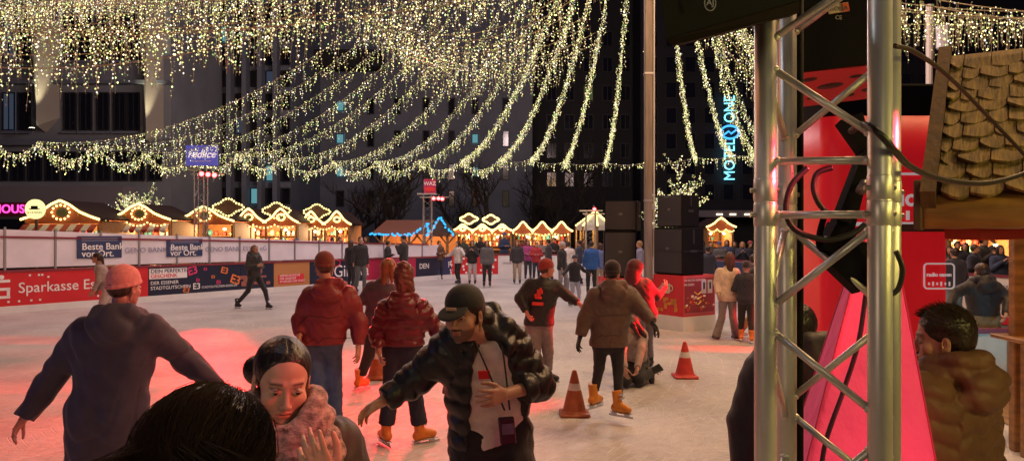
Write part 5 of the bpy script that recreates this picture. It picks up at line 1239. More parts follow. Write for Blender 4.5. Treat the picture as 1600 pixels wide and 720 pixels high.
v, f = rbox(.05, zr, hw, .10); mk('body', v, f, REDC, e, True); v, f = rbox(zr, zt, hw - .01, .10); mk('rim', v, f, SPK, e, True); v, f = rbox(0, .05, hw + .03, .10); mk('foot', v, f, SPK, e, True)
yf = -hw - .006; zz = lambda py: zy(py, 4.53); xx = lambda px: (px - 1389) / F * 4.53
TXC = mat('column_print', (.85, .82, .82), rough=.5, emit=(.9, .85, .85), estr=.25)
lettering(e, 'radio', (xx(1354), yf, zz(310)), .142, TXC, offset=.022)
m = MB(); m.box((xx(1375), yf, zz(350) - .0), (hw * 2 - .16, .008, .022))
for i in range(7): h_ = .055 if i % 2 else .03; m.box((xx(1312 + i * 21), yf, zz(350) + .011 + h_ / 2 + .012), (.018, .008, h_))
m.box((xx(1420), yf, zz(272)), (.34, .008, .014)); m.box((xx(1330), yf, zz(518)), (.12, .008, .016)); m.build('scale_print', TXC, e)
m = MB(); ring = []
cx, cz, ww, hh2, rr2 = xx(1466), zz(431), .088, .073, .02
for sx, sz, a0 in ((1, 1, 0), (-1, 1, PI / 2), (-1, -1, PI), (1, -1, 1.5 * PI)):
    for k in range(5): a = a0 + PI / 2 * k / 4; ring.append(V(cx + (ww - rr2) * sx + rr2 * math.cos(a), yf, cz + (hh2 - rr2) * sz + rr2 * math.sin(a)))
m.tube(ring + [ring[0]], .005, 5, False)
for i in range(6): m.box((cx - .06 + i * .024, yf, cz - .045), (.006, .008, .015 + .01 * (i % 2)))
m.build('logo_frame', TXC, e); lettering(e, 'radio essen', (cx - .075, yf, cz + .008), .032, TXC, offset=.02)
e = empty('glow_cone', (xr(1362, 2.45), 2.45, 0), 0, 'tall pink glowing fabric cone behind the near truss', 'light cone')
apex = V(.030, 0, 2.24); o0_ = V(*e.location); nz_ = 40
def gp(px, d): return V(*(P(px, 720, d) - o0_))
foot = [gp(1228, 2.48), gp(1261, 2.16), gp(1462, 2.36), gp(1400, 2.75)]
foot = [apex + (q - apex) * ((apex[2]) / (apex[2] - q[2])) for q in foot]
GC = mat('glow_fabric', (.85, .10, .30), rough=.85, bump=.5, bscale=9, bdist=.05, emit=(1.0, .05, .12), estr=.10, detail=5)
v = []; f = []; nn_ = 14
for i in range(nz_ + 1):
    t = i / nz_
    for k in range(4):
        for j in range(nn_):
            u = j / nn_; q = foot[k] * (1 - u) + foot[(k + 1) % 4] * u; p = q * (1 - t) + apex * t
            c_ = (sum(foot) / 4) * (1 - t) + apex * t; w_ = (1 - .035 * math.sin(PI * u) * (1 - t) + .010 * math.sin(13 * t + 5 * u * 3 + k) * math.sin(PI * u)); v.append(c_ + (p - c_) * w_)
N_ = 4 * nn_
for i in range(nz_):
    for k in range(N_): a, b = i * N_ + k, i * N_ + (k + 1) % N_; f.append([a, b, b + N_, a + N_])
mk('fabric', np.array(v), f, GC, e, True)
m = MB()
for k in range(4): m.tube([foot[k] * (1 - t) + apex * t for t in np.linspace(0.02, 1, 9)], .0035, 6)
m.build('seam', mat('seam_pink', (.6, .03, .12)), e)
spot('effect_light', (1.62, 1.15, .35), (1.10, 2.3, .9), 75, (1, .06, .22), 46, .8, .06)
spot('effect_light', (1.72, 1.35, 2.6), (1.10, 2.3, 1.6), 34, (1, .06, .22), 36, .8, .06)

# ---- wooden hut roof at the right
e = empty('wooden_hut', (1.57, 2.9, 0), math.atan2(-.55, .84), 'wooden hut corner with a curled shingle roof and thick beam at the right', 'hut')
SH = mat('shingles', (.215, .145, .048), rough=.85, var=.6, vscale=16, stretch=(4, .5, .5), bump=.7, bscale=40, bdist=.006)
BM = mat('beam_wood', (.30, .15, .035), rough=.5, var=.45, vscale=7, stretch=(.35, 1, 2.5), bump=.5, bscale=18, bdist=.008, coat=.2)
slope = V(0, .84, .683); slope = slope / np.linalg.norm(slope); nrm = V(0, -slope[2], slope[1]); L_ = 1.02; Wd = 2.6; z0 = 2.215
m = MB(); a_ = V(.03, 0, z0) ; m.add([a_, a_ + V(Wd, 0, 0), a_ + V(Wd, 0, 0) + slope * L_, a_ + slope * L_] + [q - nrm * .03 for q in (a_, a_ + V(Wd, 0, 0), a_ + V(Wd, 0, 0) + slope * L_, a_ + slope * L_)], [[0, 1, 2, 3], [7, 6, 5, 4], [0, 4, 5, 1], [1, 5, 6, 2], [2, 6, 7, 3], [3, 7, 4, 0]]); m.build('roof_deck', DWOOD, e)
rows = 11; r = random.Random(3); SHG = MB()
for i in range(rows):
    x = .03 + r.uniform(-.1, 0); s0 = i * L_ / rows - .03
    while x < Wd:
        wi = r.uniform(.06, .115); x1_ = min(x + wi, Wd); xa = max(x, .03); hl = L_ / rows * 1.35; lift = r.uniform(.016, .032); jag = r.uniform(-.012, .012); n_ = 8
        if x1_ - xa > .02:
            vs = []; 
            for j in range(n_ + 1):
                t = j / n_; xx_ = xa + .002 + (x1_ - xa - .004) * t; cv = -.030 * (1 - (2 * t - 1) ** 2) + jag + .022 * (t - .5) * (1 if (i + int(x * 10)) % 2 else -1)
                pA = V(xx_, 0, z0) + slope * (s0 + cv) + nrm * (lift + .004 * math.sin(6 * t)); pM = V(xx_, 0, z0) + slope * (s0 + hl * .5) + nrm * (.016); pB = V(xx_, 0, z0) + slope * (s0 + hl) + nrm * .005
                vs += [pA, pM, pB, pA - nrm * .014 + slope * .002]
            fs = []
            for j in range(n_): a, b = j * 4, (j + 1) * 4; fs += [[a, b, b + 1, a + 1], [a + 1, b + 1, b + 2, a + 2], [a + 3, b + 3, b, a]]
            SHG.add(vs, fs)
        x += wi
SHG.build('shingle_cover', SH, e)
m = MB(); a_ = V(0, 0, z0 - .02) - slope * .06; b_ = a_ + slope * (L_ + .1)
m.add([a_ + V(-.02, 0, 0) - nrm * .02, a_ + V(.03, 0, 0) - nrm * .02, a_ + V(.03, 0, 0) + nrm * .06, a_ + V(-.02, 0, 0) + nrm * .06, b_ + V(-.02, 0, 0) - nrm * .02, b_ + V(.03, 0, 0) - nrm * .02, b_ + V(.03, 0, 0) + nrm * .06, b_ + V(-.02, 0, 0) + nrm * .06], [[0, 3, 2, 1], [4, 5, 6, 7], [0, 1, 5, 4], [1, 2, 6, 5], [2, 3, 7, 6], [3, 0, 4, 7]]); m.build('barge_board', mat('barge_wood', (.11, .06, .022), rough=.8, var=.4, vscale=9, bump=.4, bscale=20, stretch=(2, .4, 2)), e)
s = SDF(.01); s.cap((-.05, .02, 2.150), (2.4, .02, 2.150), .048, k=.01); s.cap((-.05, .02, 2.115), (2.4, .02, 2.115), .05, k=.04); v, f = s.mesh(.014, [((-.02, 0, 0), (-1, 0, 0))], (.003, 30)); mk('beam', v, f, BM, e, True)
m = MB(); m.box((-.03, .02, 2.155), (.03, .12, .19), bev=.006); m.build('beam_end', DWOOD, e)
m = MB(); nxx = 40
for i in range(nxx):
    xa, xb = .05 + i * .06, .05 + (i + 1) * .06; za = 2.035 - .012 * math.sin(xa * 9); zb2 = 2.035 - .012 * math.sin(xb * 9); m.quad((xa, .06 + .01 * math.sin(xa * 30), 2.09), (xb, .06 + .01 * math.sin(xb * 30), 2.09), (xb, .07 + .015 * math.sin(xb * 30), zb2), (xa, .07 + .015 * math.sin(xa * 30), za))
m.build('red_valance', mat('valance_red', (.40, .035, .02), rough=.8), e)
m = MB(); m.box((1.0, 1.2, 2.07), (2.3, 2.2, .03)); m.build('ceiling', DWOOD, e)
m = MB(); m.box((2.0, .1, 1.04), (.10, .10, 2.06)); m.build('post', BM, e)
cable([(1542, 340, 2.9), (1535, 352, 2.9), (1526, 362, 2.9), (1545, 372, 2.9), (1556, 380, 2.9)], .006, 'bent pale wire hook under the hut beam', mat('hook', (.45, .40, .35), metal=.5, rough=.4))
# standing table with post
e = empty('standing_table', (xr(1592, 7.2), 7.2, 0), 0, 'tall wooden standing table built round a post at the right edge', 'standing table')
m = MB(); m.box((-.02, 0, 1.0), (.10, .10, 2.0), bev=.01); m.build('post', BM, e); m = MB(); m.box((.06, -.05, 1.055), (.42, .5, .04), bev=.008); m.box((.06, -.28, 1.02), (.38, .03, .06)); m.build('table_top', BM, e)
for x_ in (-.09, .2): m = MB(); m.box((x_, -.22, .51), (.05, .05, 1.02)); m.build('leg', BM, e)
# ------------------------------------------------------------------ the people
AWAY, TOCAM, RIGHT, LEFT = PI / 2, -PI / 2, 0.0, PI
BLACKS = ('skate', (.02, .02, .022)); ORS = ('skate', (.75, .22, .03)); YEL = ('skate', (.70, .26, .02))
SK1, SK2, SK3 = (.50, .27, .18), (.42, .22, .15), (.58, .33, .24)
# tall person in a long navy coat with a pink beanie, near left, seen from behind
def x1(root, J, Rh, hc, ax, up, fw, mid, pel):
    B = -fw * .25
    seams([[mid - up * .14 - ax * .24 + B, mid - up * .17 + B, mid - up * .14 + ax * .24 + B], [mid - up * .17 + B, pel + up * .2 + B, pel - up * .25 + B], [pel + up * .12 - ax * .22 + B, pel + up * .17 + B, pel + up * .13 + ax * .22 + B],
           [mid - ax * .30 + up * .08, mid - ax * .23 - up * .04 + B, mid - ax * .21 - up * .22], [mid + ax * .30 + up * .08, mid + ax * .23 - up * .04 + B, mid + ax * .21 - up * .22]], .0022)
person('tall skater seen from behind in a long navy coat and a pink knit beanie', Jpx(4.8, (196, 449), (132, 518), (238, 514), (78, 596), (38, 652, -.1), (292, 562, .15), (352, 618, .1), (168, 655), (150, 745), (140, 838), (190, 745, .1), (205, 838, .2), .09),
       AWAY, dict(name='coat_navy', col=(.052, .044, .080), e=.048, long=.85, noise=(.012, 24), hem=CAMZ - (716 - 360) / 250., hood=True, rough=.75, arm=.012, kind='cloth'), dict(name='trousers_black', col=(.018, .018, .02), kind='cloth'),
       head=(AWAY - .35, -.05, 0), hat=('beanie', (.85, .26, .27)), hair=('short', (.05, .02, .015)), shoes=BLACKS, level='near', skin=(.6, .22, .2), curl=.4)
# man with cap in open black puffer leaning forward
def openj(J, ax, up, fw, mid, pel):
    o = []; a = mid + up * .16 + fw * .10; b = pel - up * .22 + fw * .20
    for k in range(2): o.append((mid + up * .10 + fw * .155, mid - up * .12 + fw * .18, .056, .11))
    o.append((mid - up * .12 + fw * .18, pel - up * .20 + fw * .18 + ax * .03, .11, .225)); return o
def x2(root, J, Rh, hc, ax, up, fw, mid, pel):
    c = mid + up * .05 + fw * .11; tip = pel + up * .20 + fw * .225 + ax * .02
    m = MB(); m.tube(catm([mid + up * .09 - ax * .07 + fw * .05, mid - up * .02 - ax * .045 + fw * .15, tip - ax * .012 + V(0, 0, .05)]), .0045, 6); m.tube(catm([mid + up * .09 + ax * .07 + fw * .05, mid - up * .02 + ax * .055 + fw * .15, tip + ax * .012 + V(0, 0, .05)]), .0045, 6)
    m.build('lanyard', mat('lanyard_black', (.02, .02, .025)), root)
    R = np.stack([ax, fw, up], 1); m = MB(); m.box(tip - V(0, 0, .04), (.075, .014, .13), R=R, bev=.005); o = m.build('pass_pouch', mat('pouch_black', (.015, .015, .02), rough=.25), root)
    m = MB(); m.box(tip - V(0, 0, .03) + fw * .009, (.055, .004, .05), R=R); m.build('pass_card', mat('pass_card', (.12, .12, .2), rough=.3), o)
    m = MB(); m.box(mid + fw * .172 - up * .09 - ax * .05, (.055, .004, .04), R=R, bev=.001); m.build('red_sticker', mat('sticker_red', (.8, .02, .03)), root)
    m = MB(); p = hc + Rh @ V(0, .112, .045); m.box(p, (.05, .004, .014), R=Rh, bev=.001); m.build('cap_badge', mat('badge_gold', (.7, .5, .3), rough=.3, metal=.6), root)
J2 = Jpx(3.6, (725, 491, -.22), (704, 538, -.10), (800, 534, .0), (645, 596, -.08), (601, 624, -.14), (842, 600, .0), (788, 616, -.22), (768, 690, .05), (722, 806, -.10), (700, 965, .1), (826, 800, -.15), (850, 960, .25), .09)
person('young man in black cap and open black puffer over white tee, one arm out', J2, TOCAM - .12,
       dict(name='puffer_black', col=(.012, .012, .014), e=.040, q=.085, qd=.012, hem=1.035, hemn=(.25, 0, -1), rough=.42, kind='puffer', arm=.012, hood=True, open=openj),
       dict(name='trousers_black', col=(.018, .018, .02), kind='cloth', e=.022), head=(TOCAM - .42, -.10, -.03), hat=('cap', (.016, .014, .014)), hair=('short', (.015, .01, .008)), shirt=dict(name='tee_white', col=(.80, .72, .66), hem=1.06, hemn=(.25, 0, -1), e=.012),
       shoes=BLACKS, level='near', skin=SK1, beard=((.03, .018, .012), .75), curl=.32, extra=x2)
# young woman with a slick bun and pink scarf, near
def x3(root, J, Rh, hc, ax, up, fw, mid, pel):
    s = SDF(.012); g = lambda a, z, r: mid + (ax * math.cos(a) * .115 + fw * (.02 + math.sin(a) * .105)) * r + up * z
    pr = mid + up * .045
    for z, r_, th, ph in ((.035, 1.12, .030, 0), (.085, .98, .028, .5), (.125, .80, .026, 1.5), (-.015, 1.25, .032, .9), (-.06, 1.3, .034, 2.0)):
        n = 18
        for i in range(n):
            a0, a1 = 2 * PI * i / n, 2 * PI * (i + 1) / n; w_ = lambda a: z + .024 * math.sin(2 * a + ph) - .02 * math.sin(a)
            s.cap(g(a0, w_(a0), r_), g(a1, w_(a1), r_), th * (1 + .15 * math.sin(3 * a0)), k=.012)
    s.cap(mid + fw * .15 + ax * .07, mid + fw * .16 + ax * .08 - up * .26, .05, .06, k=.03)
    v, f = s.mesh(.0075, (), (.0022, 42)); o = mk('scarf', v, f, mat('scarf_pink', (.52, .33, .30), rough=.95, var=.35, vscale=34, vcol=(.035, .018, .02), bump=.8, bscale=110, bdist=.005, sheen=.3, stretch=(1, 1, 1.6)), root, True)
    m = MB(); m.ball((0, 0, 0), (.007, .004, .009), 8, 6); m.build('earring', mat('earring', (.8, .75, .7), metal=.8, rough=.2), root, True, tuple(hc + Rh @ V(-.081, .0, -.045)))
H3 = frame_from(TOCAM + .22, -.10, .05)
J3 = Jpx(2.2, (441, 594), (364, 704, .0), (530, 690, .06), (355, 850, -.05), (360, 960, -.25), (585, 880, -.0), (512, 752, -.17), (452, 905, .1), (432, 1080, .1), (425, 1260, .1), (470, 1080, .1), (478, 1260, .1), .085)
person('young woman with slick dark bun and pink patterned scarf, hand at her mouth', J3, TOCAM + .15,
       dict(name='jacket_dark', col=(.035, .02, .02), e=.022, rough=.6, hood=False), dict(name='trousers_black', col=(.018, .018, .02), kind='cloth'), head=(TOCAM + .44, -.24, .07),
       hair=('slick', (.012, .008, .007)), shoes=('shoe', (.05, .05, .05)), level='near', skin=(.68, .40, .31), fem=True, hands=('L', 'R'), palm={'R': V(-.2, 1, .2)}, curl=.38, extra=x3, hcurl={'R': (.18, .45, .6, .7)})
# head of a dark haired person right in front of the camera
def strands(root, Rh, hc, n, col, L0=.30, seed=1, rad=.00055, spread=.004, sides=False):
    r = np.random.default_rng(seed); m = MB(); TC, TS = math.cos(.75), math.sin(.75); vs = []; fs = []; n0 = 0
    for i in range(n):
        a = r.uniform(0, 2 * PI); z0 = r.uniform(.1, 1); el = math.asin(z0); R_ = V(.088, .108, .094) * (1 + r.uniform(-.02, .035) + (.05 if r.random() < .03 else 0)); pts = []
        L = L0 * r.uniform(.7, 1.2); st = 9; ang = el; wig = r.normal(0, .05); aa = a; off = r.uniform(0, .012)
        for j in range(st):
            t = j / (st - 1); e_ = el - t * 1.9
            if e_ > -.5:
                p = V(math.cos(aa) * math.cos(e_), math.sin(aa) * math.cos(e_), math.sin(e_)); p = V(p[0], p[1] * TC + p[2] * TS, -p[1] * TS + p[2] * TC) * R_ + V(0, -.02, .035)
            else:
                p = pts[-1] + V(math.cos(aa) * .006 + wig * .4, math.sin(aa) * .004, -L / st * .9)
            pts.append(p + 0 * off); aa += wig
        pts = [Rh @ p + hc for p in pts]
        rr = [rad] * (st - 1) + [rad * .2]
        m.tube(pts, rr, 3, False)
    return m.build('hair_strands', cloth('strand_' + str(int(col[0] * 9999)), col, .35, 'hair') if False else mat('strand_%d' % int(col[0] * 9999), col, rough=.6, spec=.15), root)
def short_hair(root, Rh, hc, n, col, L=.022):
    r = np.random.default_rng(4); m = MB(); k = 0
    while k < n:
        d = unit(r.normal(0, 1, 3)); p = d * V(.0835, .100, .087) + V(0, -.02, .043)
        if p[2] < .035 - .55 * max(0, -p[1]) or (p[1] > .045 and p[2] < .085): continue
        t = unit(V(d[0] * .3 + r.normal(0, .25), .55 + r.normal(0, .2), .15 + d[2] * .1)); q = p + (t * .8 + d * .45) * L * r.uniform(.6, 1.3); k += 1
        m.tube([Rh @ p + hc, Rh @ ((p + q) / 2 + d * .002) + hc, Rh @ q + hc], [.0009, .0008, .0003], 3, False)
    return m.build('hair_strands', mat('strand_%d' % int(col[0] * 9999), col, rough=.6, spec=.2), root)
def x4(root, J, Rh, hc, ax, up, fw, mid, pel):
    strands(root, Rh, hc, 2200, (.030, .017, .011), L0=.22, rad=.0005)
J4 = Jpx(1.08, (330, 742), (140, 925), (470, 925), (110, 1200), (120, 1450, -.1), (520, 1200), (520, 1450, -.1), (310, 1500), (270, 2000), (250, 2500), (350, 2000), (360, 2500), .085)
for q in 'LR': J4['a' + q][2] = .09; J4['k' + q][2] = .5; J4['p' + q][2] = .95
person('dark brown hair of a spectator seen from behind, filling the bottom left foreground', J4, AWAY, dict(name='jacket_dark', col=(.035, .02, .02), e=.02), dict(name='trousers_black', col=(.018, .018, .02), kind='cloth'),
       head=(AWAY - .1, -.08, 0), hair=('short', (.016, .010, .008)), shoes=('shoe', (.05, .05, .05)), level='near', skin=SK1, extra=x4)
# red jacket man from behind
person('person seen from behind in a hooded red puffer, blue jeans and dark red beanie', Jpx(7.0, (507, 417), (484, 464), (545, 462), (470, 500), (468, 524, -.12), (561, 506), (560, 540, -.08), (503, 535), (498, 620), (497, 690), (522, 618, .1), (526, 690, .1), .08),
       AWAY, extra=lambda root, J, Rh, hc, ax, up, fw, mid, pel: seams([[mid - up * z - ax * .24 - fw * .25, mid - up * (z + .01) - fw * .25, mid - up * z + ax * .24 - fw * .25] for z in (.18, .36)], .0025), jacket=dict(name='puffer_red', col=(.20, .024, .028), e=.045, q=.17, qd=.014, hood=True, rough=.5, kind='puffer', arm=.016, hem=1.03), pants=dict(name='jeans_blue', col=(.05, .09, .15), e=.02),
       head=(AWAY + .3, -.1, 0), hair=('short', (.07, .025, .015)), hat=('beanie', (.16, .035, .025)), shoes=BLACKS, skin=SK1)
# maroon puffer woman from behind
person('woman seen from behind with curly auburn hair, glossy maroon puffer, dark jeans and orange skates', Jpx(7.35, (633, 432), (602, 482), (660, 482), (588, 520), (592, 548, -.15), (686, 520), (700, 545, -.1), (629, 550), (610, 616), (603, 672), (648, 616, .1), (657, 672, .1), .085),
       AWAY, dict(name='puffer_maroon', col=(.13, .018, .024), e=.045, q=.10, qd=.017, hood=True, rough=.36, kind='puffer', arm=.014, hem=.965), dict(name='jeans_dark', col=(.022, .026, .042), e=.02, flare=.02),
       head=(AWAY - .2, 0, 0), hair=('curly', (.13, .035, .02)), shoes=ORS, footdir={'L': V(-.5, .8, 0), 'R': V(.85, .4, .1)}, fem=True)
# leaning woman in navy behind
person('ginger woman in a dark plum jacket pushing off left behind the maroon puffer', Jpx(9.9, (609, 418), (580, 448), (612, 452), (566, 468), (554, 482, -.1), (626, 476), (634, 492), (594, 506), (576, 555), (562, 592), (610, 555, .2), (622, 590, .6), .08),
       RIGHT + .9, dict(name='jacket_plum', col=(.06, .035, .06), e=.030, hem=.80, long=.25, rough=.7), dict(name='trousers_black', col=(.018, .018, .02), kind='cloth', e=.02), head=(.5, -.05, 0), hair=('long', (.22, .07, .02)), shoes=ORS, fem=True)
# black jacket with red emblems
def x8(root, J, Rh, hc, ax, up, fw, mid, pel):
    R = np.stack([ax, -fw, up], 1)
    m = MB(); b = mid - fw * .165 - ax * .05
    for (x, z, w_, h) in ((0, -.10, .05, .10), (-.03, -.13, .05, .04), (.03, -.08, .04, .05), (0, -.16, .09, .03), (0, -.24, .15, .045), (.02, -.045, .03, .03)): m.box(b + ax * x + up * z, (w_, .012, h), R=R, bev=.004)
    m.build('red_emblem', mat('emblem_red', (.75, .04, .03)), root)
person('man in black jacket with red emblems on its back, red beanie, pointing right', Jpx(10.3, (855, 420), (828, 444), (868, 446), (812, 466, -.05), (822, 486, -.15), (886, 462), (903, 473, -.1), (842, 506), (836, 545), (838, 584), (856, 548, .1), (856, 584, .2), .08),
       AWAY - .35, dict(name='jacket_black', col=(.018, .015, .018), e=.032, arm=.01, rough=.6, hem=.79), dict(name='trousers_grey', col=(.22, .18, .18), e=.022, kind='cloth'),
       head=(RIGHT + .4, 0, 0), hair=('crop', (.05, .02, .015)), hat=('beanie', (.30, .03, .03)), shoes=BLACKS, skin=(.6, .25, .18), extra=x8, footdir={'R': V(.9, -.2, 0)})  # red lamplight put into the beanie colour
# brown coat man with yellow skates
person('man from behind in olive brown hooded coat, black beanie and yellow skates', Jpx(8.4, (957, 427), (930, 462), (984, 460), (914, 498), (907, 524, -.05), (1001, 482, -.1), (1019, 504, -.25), (951, 538), (936, 575), (928, 618), (966, 580), (966, 630, -.15), .085),
       AWAY + .25, extra=lambda root, J, Rh, hc, ax, up, fw, mid, pel: seams([[mid - up * .20 - ax * .24 - fw * .25, mid - up * .21 - fw * .25, mid - up * .20 + ax * .24 - fw * .25], [pel + up * .12 - ax * .2 - fw * .25, pel + up * .12 - fw * .25, pel + up * .12 + ax * .2 - fw * .25], [pel + up * .10 - fw * .25, pel - up * .1 - fw * .25]], .0025), jacket=dict(name='coat_olive', col=(.11, .068, .045), e=.042, arm=.018, hood=True, hem=.80, rough=.6), pants=dict(name='trousers_black', col=(.018, .018, .02), kind='cloth', e=.004), glove=(.012, .012, .012),
       head=(AWAY - .3, -.15, 0), hat=('beanie', (.016, .014, .016)), hair=('short', (.02, .012, .01)), shoes=YEL, footdir={'L': V(.6, .75, 0), 'R': V(.6, -.5, 0)}, skin=SK1)
# red jacket bending by the box
person('person in red hooded jacket and grey trousers leaning towards the red box', Jpx(11.2, (994, 421, -.1), (982, 446), (1010, 444), (980, 470), (990, 488, -.2), (1026, 462, .05), (1038, 448, .25), (1006, 492), (1000, 530), (1000, 562), (1012, 532, .2), (1016, 562, .3), .08),
       RIGHT + 1.2, dict(name='jacket_red', col=(.085, .010, .016), e=.035, arm=.01, hem=.84, rough=.6), dict(name='trousers_grey_blue', col=(.16, .14, .17), kind='cloth', e=.02), head=(RIGHT + .5, -.2, 0), hair=('short', (.1, .03, .02)), hood=dict(name='hood_red', col=(.10, .010, .016)), shoes=BLACKS)
# kneeling person
JK = dict(head=P(985, 508, 10.2), sL=P(978, 524, 10.2), sR=P(1004, 522, 10.4), eL=P(972, 548, 10.0), wL=P(976, 574, 9.9), eR=P(1002, 545, 10.1), wR=P(996, 574, 9.9), pL=P(986, 568, 10.5), pR=P(1002, 568, 10.6),
          kL=P(976, 596, 10.05), kR=P(998, 596, 10.1), aL=P(1000, 590, 10.6), aR=P(1019, 588, 10.35))
for q, z in (('kL', .09), ('kR', .10)): JK[q][2] = z
JK['aL'][2] = .12; JK['aR'][2] = .16
person('person in white top and black trousers kneeling on the ice behind the olive coat', JK, LEFT + .6, dict(name='top_white', col=(.36, .30, .27), e=.02, rough=.8, nocollar=True), dict(name='trousers_black', col=(.018, .018, .02), kind='cloth', e=.02), head=(LEFT + .3, -.6, 0), hair=('long', (.03, .02, .015)), shoes=BLACKS, footdir={'L': V(.35, 0, -.93), 'R': V(.35, 0, -.93)})
# white jacket woman and neighbour
person('woman with long brown hair in a cream jacket and grey flared trousers walking away', Jpx(14.5, (1140, 403), (1124, 425), (1150, 425), (1120, 442), (1122, 458, -.1), (1156, 444), (1160, 460, -.1), (1137, 462), (1128, 495), (1120, 522), (1145, 495), (1150, 522, .2), .08),
       AWAY + .2, dict(name='jacket_cream', col=(.62, .48, .36), e=.025, rough=.7, arm=.01), dict(name='trousers_grey', col=(.22, .18, .18), kind='cloth', e=.01, flare=.03), head=(AWAY - .2, 0, 0), hair=('long', (.10, .045, .025)), shoes=('shoe', (.05, .03, .03)), fem=True)
J, sc = Jgen(xr(1166, 14.2), 14.2, AWAY - .3, 1.48, 'fold', .2); person('short skater in black with a dark cap beside the cream jacket woman', J, AWAY - .3, dict(name='jacket_navy', col=(.02, .022, .035), e=.03), dict(name='trousers_black', col=(.018, .018, .02), kind='cloth', e=.02), hat=('beanie', (.02, .02, .025)), shoes=ORS, sc=sc)
J, sc = Jgen(xr(1178, 14.9), 14.9, RIGHT, 1.6, 'down', .5); person('person in tan trousers striding behind the left truss chord', J, RIGHT, dict(name='coat_dark', col=(.03, .025, .03), e=.03), dict(name='trousers_tan', col=(.32, .17, .08), kind='cloth', e=.02), hair=('short', (.03, .02, .01)), shoes=('shoe', (.5, .5, .5)), sc=sc)
# black coat skater and grey sweater skater in front of the boards
J, sc = Jgen(xr(397, 20.2), 20.2, RIGHT - .5, 1.68, 'fold', .85); person('skater in a short black coat gliding with legs apart before the voucher board', J, RIGHT - .5, dict(name='jacket_black', col=(.018, .015, .018), e=.035, hood=True), dict(name='trousers_black', col=(.018, .018, .02), kind='cloth', e=.01), hair=('long', (.12, .06, .03)), shoes=BLACKS, sc=sc, skin=SK2)
J, sc = Jgen(xr(170, 15.6), 15.6, LEFT + .3, 1.62, 'down', .3, lean=.28); person('skater in a grey knit sweater leaning forward before the red board', J, LEFT + .3, dict(name='sweater_grey', col=(.30, .25, .24), e=.02, rough=.9, nocollar=True), dict(name='trousers_light', col=(.45, .40, .40), kind='cloth', e=.02), hair=('tied', (.03, .02, .015)), shoes=BLACKS, sc=sc, fem=True, skin=SK2)
# right side: skater behind the near barrier, spectator in tan puffer, hidden figure behind the truss
JS = Jpx(10.3, (1533, 425), (1513, 449), (1556, 449), (1490, 458, -.1), (1482, 486, -.3), (1576, 466, -.1), (1572, 490, -.3), (1538, 502), (1524, 545), (1520, 583), (1556, 545), (1560, 583), .085)
person('skater seen from behind in a black hooded jacket with arms spread beyond the near barrier', JS, AWAY, dict(name='jacket_black', col=(.018, .015, .018), e=.035, hood=True, arm=.01, hem=CAMZ - (492 - 360) / 116.5), dict(name='trousers_khaki', col=(.20, .16, .09), kind='cloth', e=.03), hair=('short', (.05, .025, .015)), shoes=BLACKS)
JT = Jpx(2.95, (1472, 530), (1440, 616, -.12), (1520, 612, .12), (1428, 740, -.12), (1400, 840, -.3), (1535, 730, .1), (1500, 860, -.1), (1488, 850), (1480, 1020), (1478, 1215), (1505, 1020), (1510, 1215), .085)
person('spectator with short dark hair and a tan hooded puffer, face turned to the left', JT, LEFT + 1.0 - 2 * PI if False else LEFT - .55, dict(name='puffer_tan', noise=(.003, 60), col=(.17, .078, .038), e=.036, q=.082, qd=.015, hood=True, rough=.62, kind='puffer', arm=.02),
       dict(name='jeans_dark', col=(.022, .026, .042)), head=(LEFT - .45, -.06, 0), hair=('short', (.03, .018, .012)), shoes=('shoe', (.05, .05, .05)), level='near', skin=(.50, .25, .16), extra=lambda root, J, Rh, hc, ax, up, fw, mid, pel: short_hair(root, Rh, hc, 1500, (.035, .02, .013)))
JH = Jpx(3.1, (1244, 520), (1200, 585), (1290, 580), (1172, 660), (1168, 740, -.1), (1300, 650), (1300, 730, -.1), (1240, 770), (1225, 950), (1220, 1120), (1260, 950), (1262, 1120), .085)
person('person in a black coat with a pale shoulder yoke standing behind the near truss', JH, AWAY - .4, dict(name='coat_black', col=(.014, .013, .015), e=.045, hood=True, arm=.02, rough=.6), dict(name='trousers_black', col=(.018, .018, .02), kind='cloth'), head=(AWAY - .5, 0, 0), hair=('short', (.015, .01, .01)), shoes=('shoe', (.05, .05, .05)), level='mid')
J, sc = Jgen(xr(1420, 3.3), 3.3, LEFT, 1.55, 'down'); person('person in a dark quilted jacket mostly hidden between the pink cone and tan puffer', J, LEFT, dict(name='puffer_navy', col=(.03, .03, .045), e=.04, q=.09, rough=.4, kind='puffer'), dict(name='trousers_black', col=(.018, .018, .02), kind='cloth'), hair=('short', (.02, .012, .01)), shoes=('shoe', (.05, .05, .05)), sc=sc)

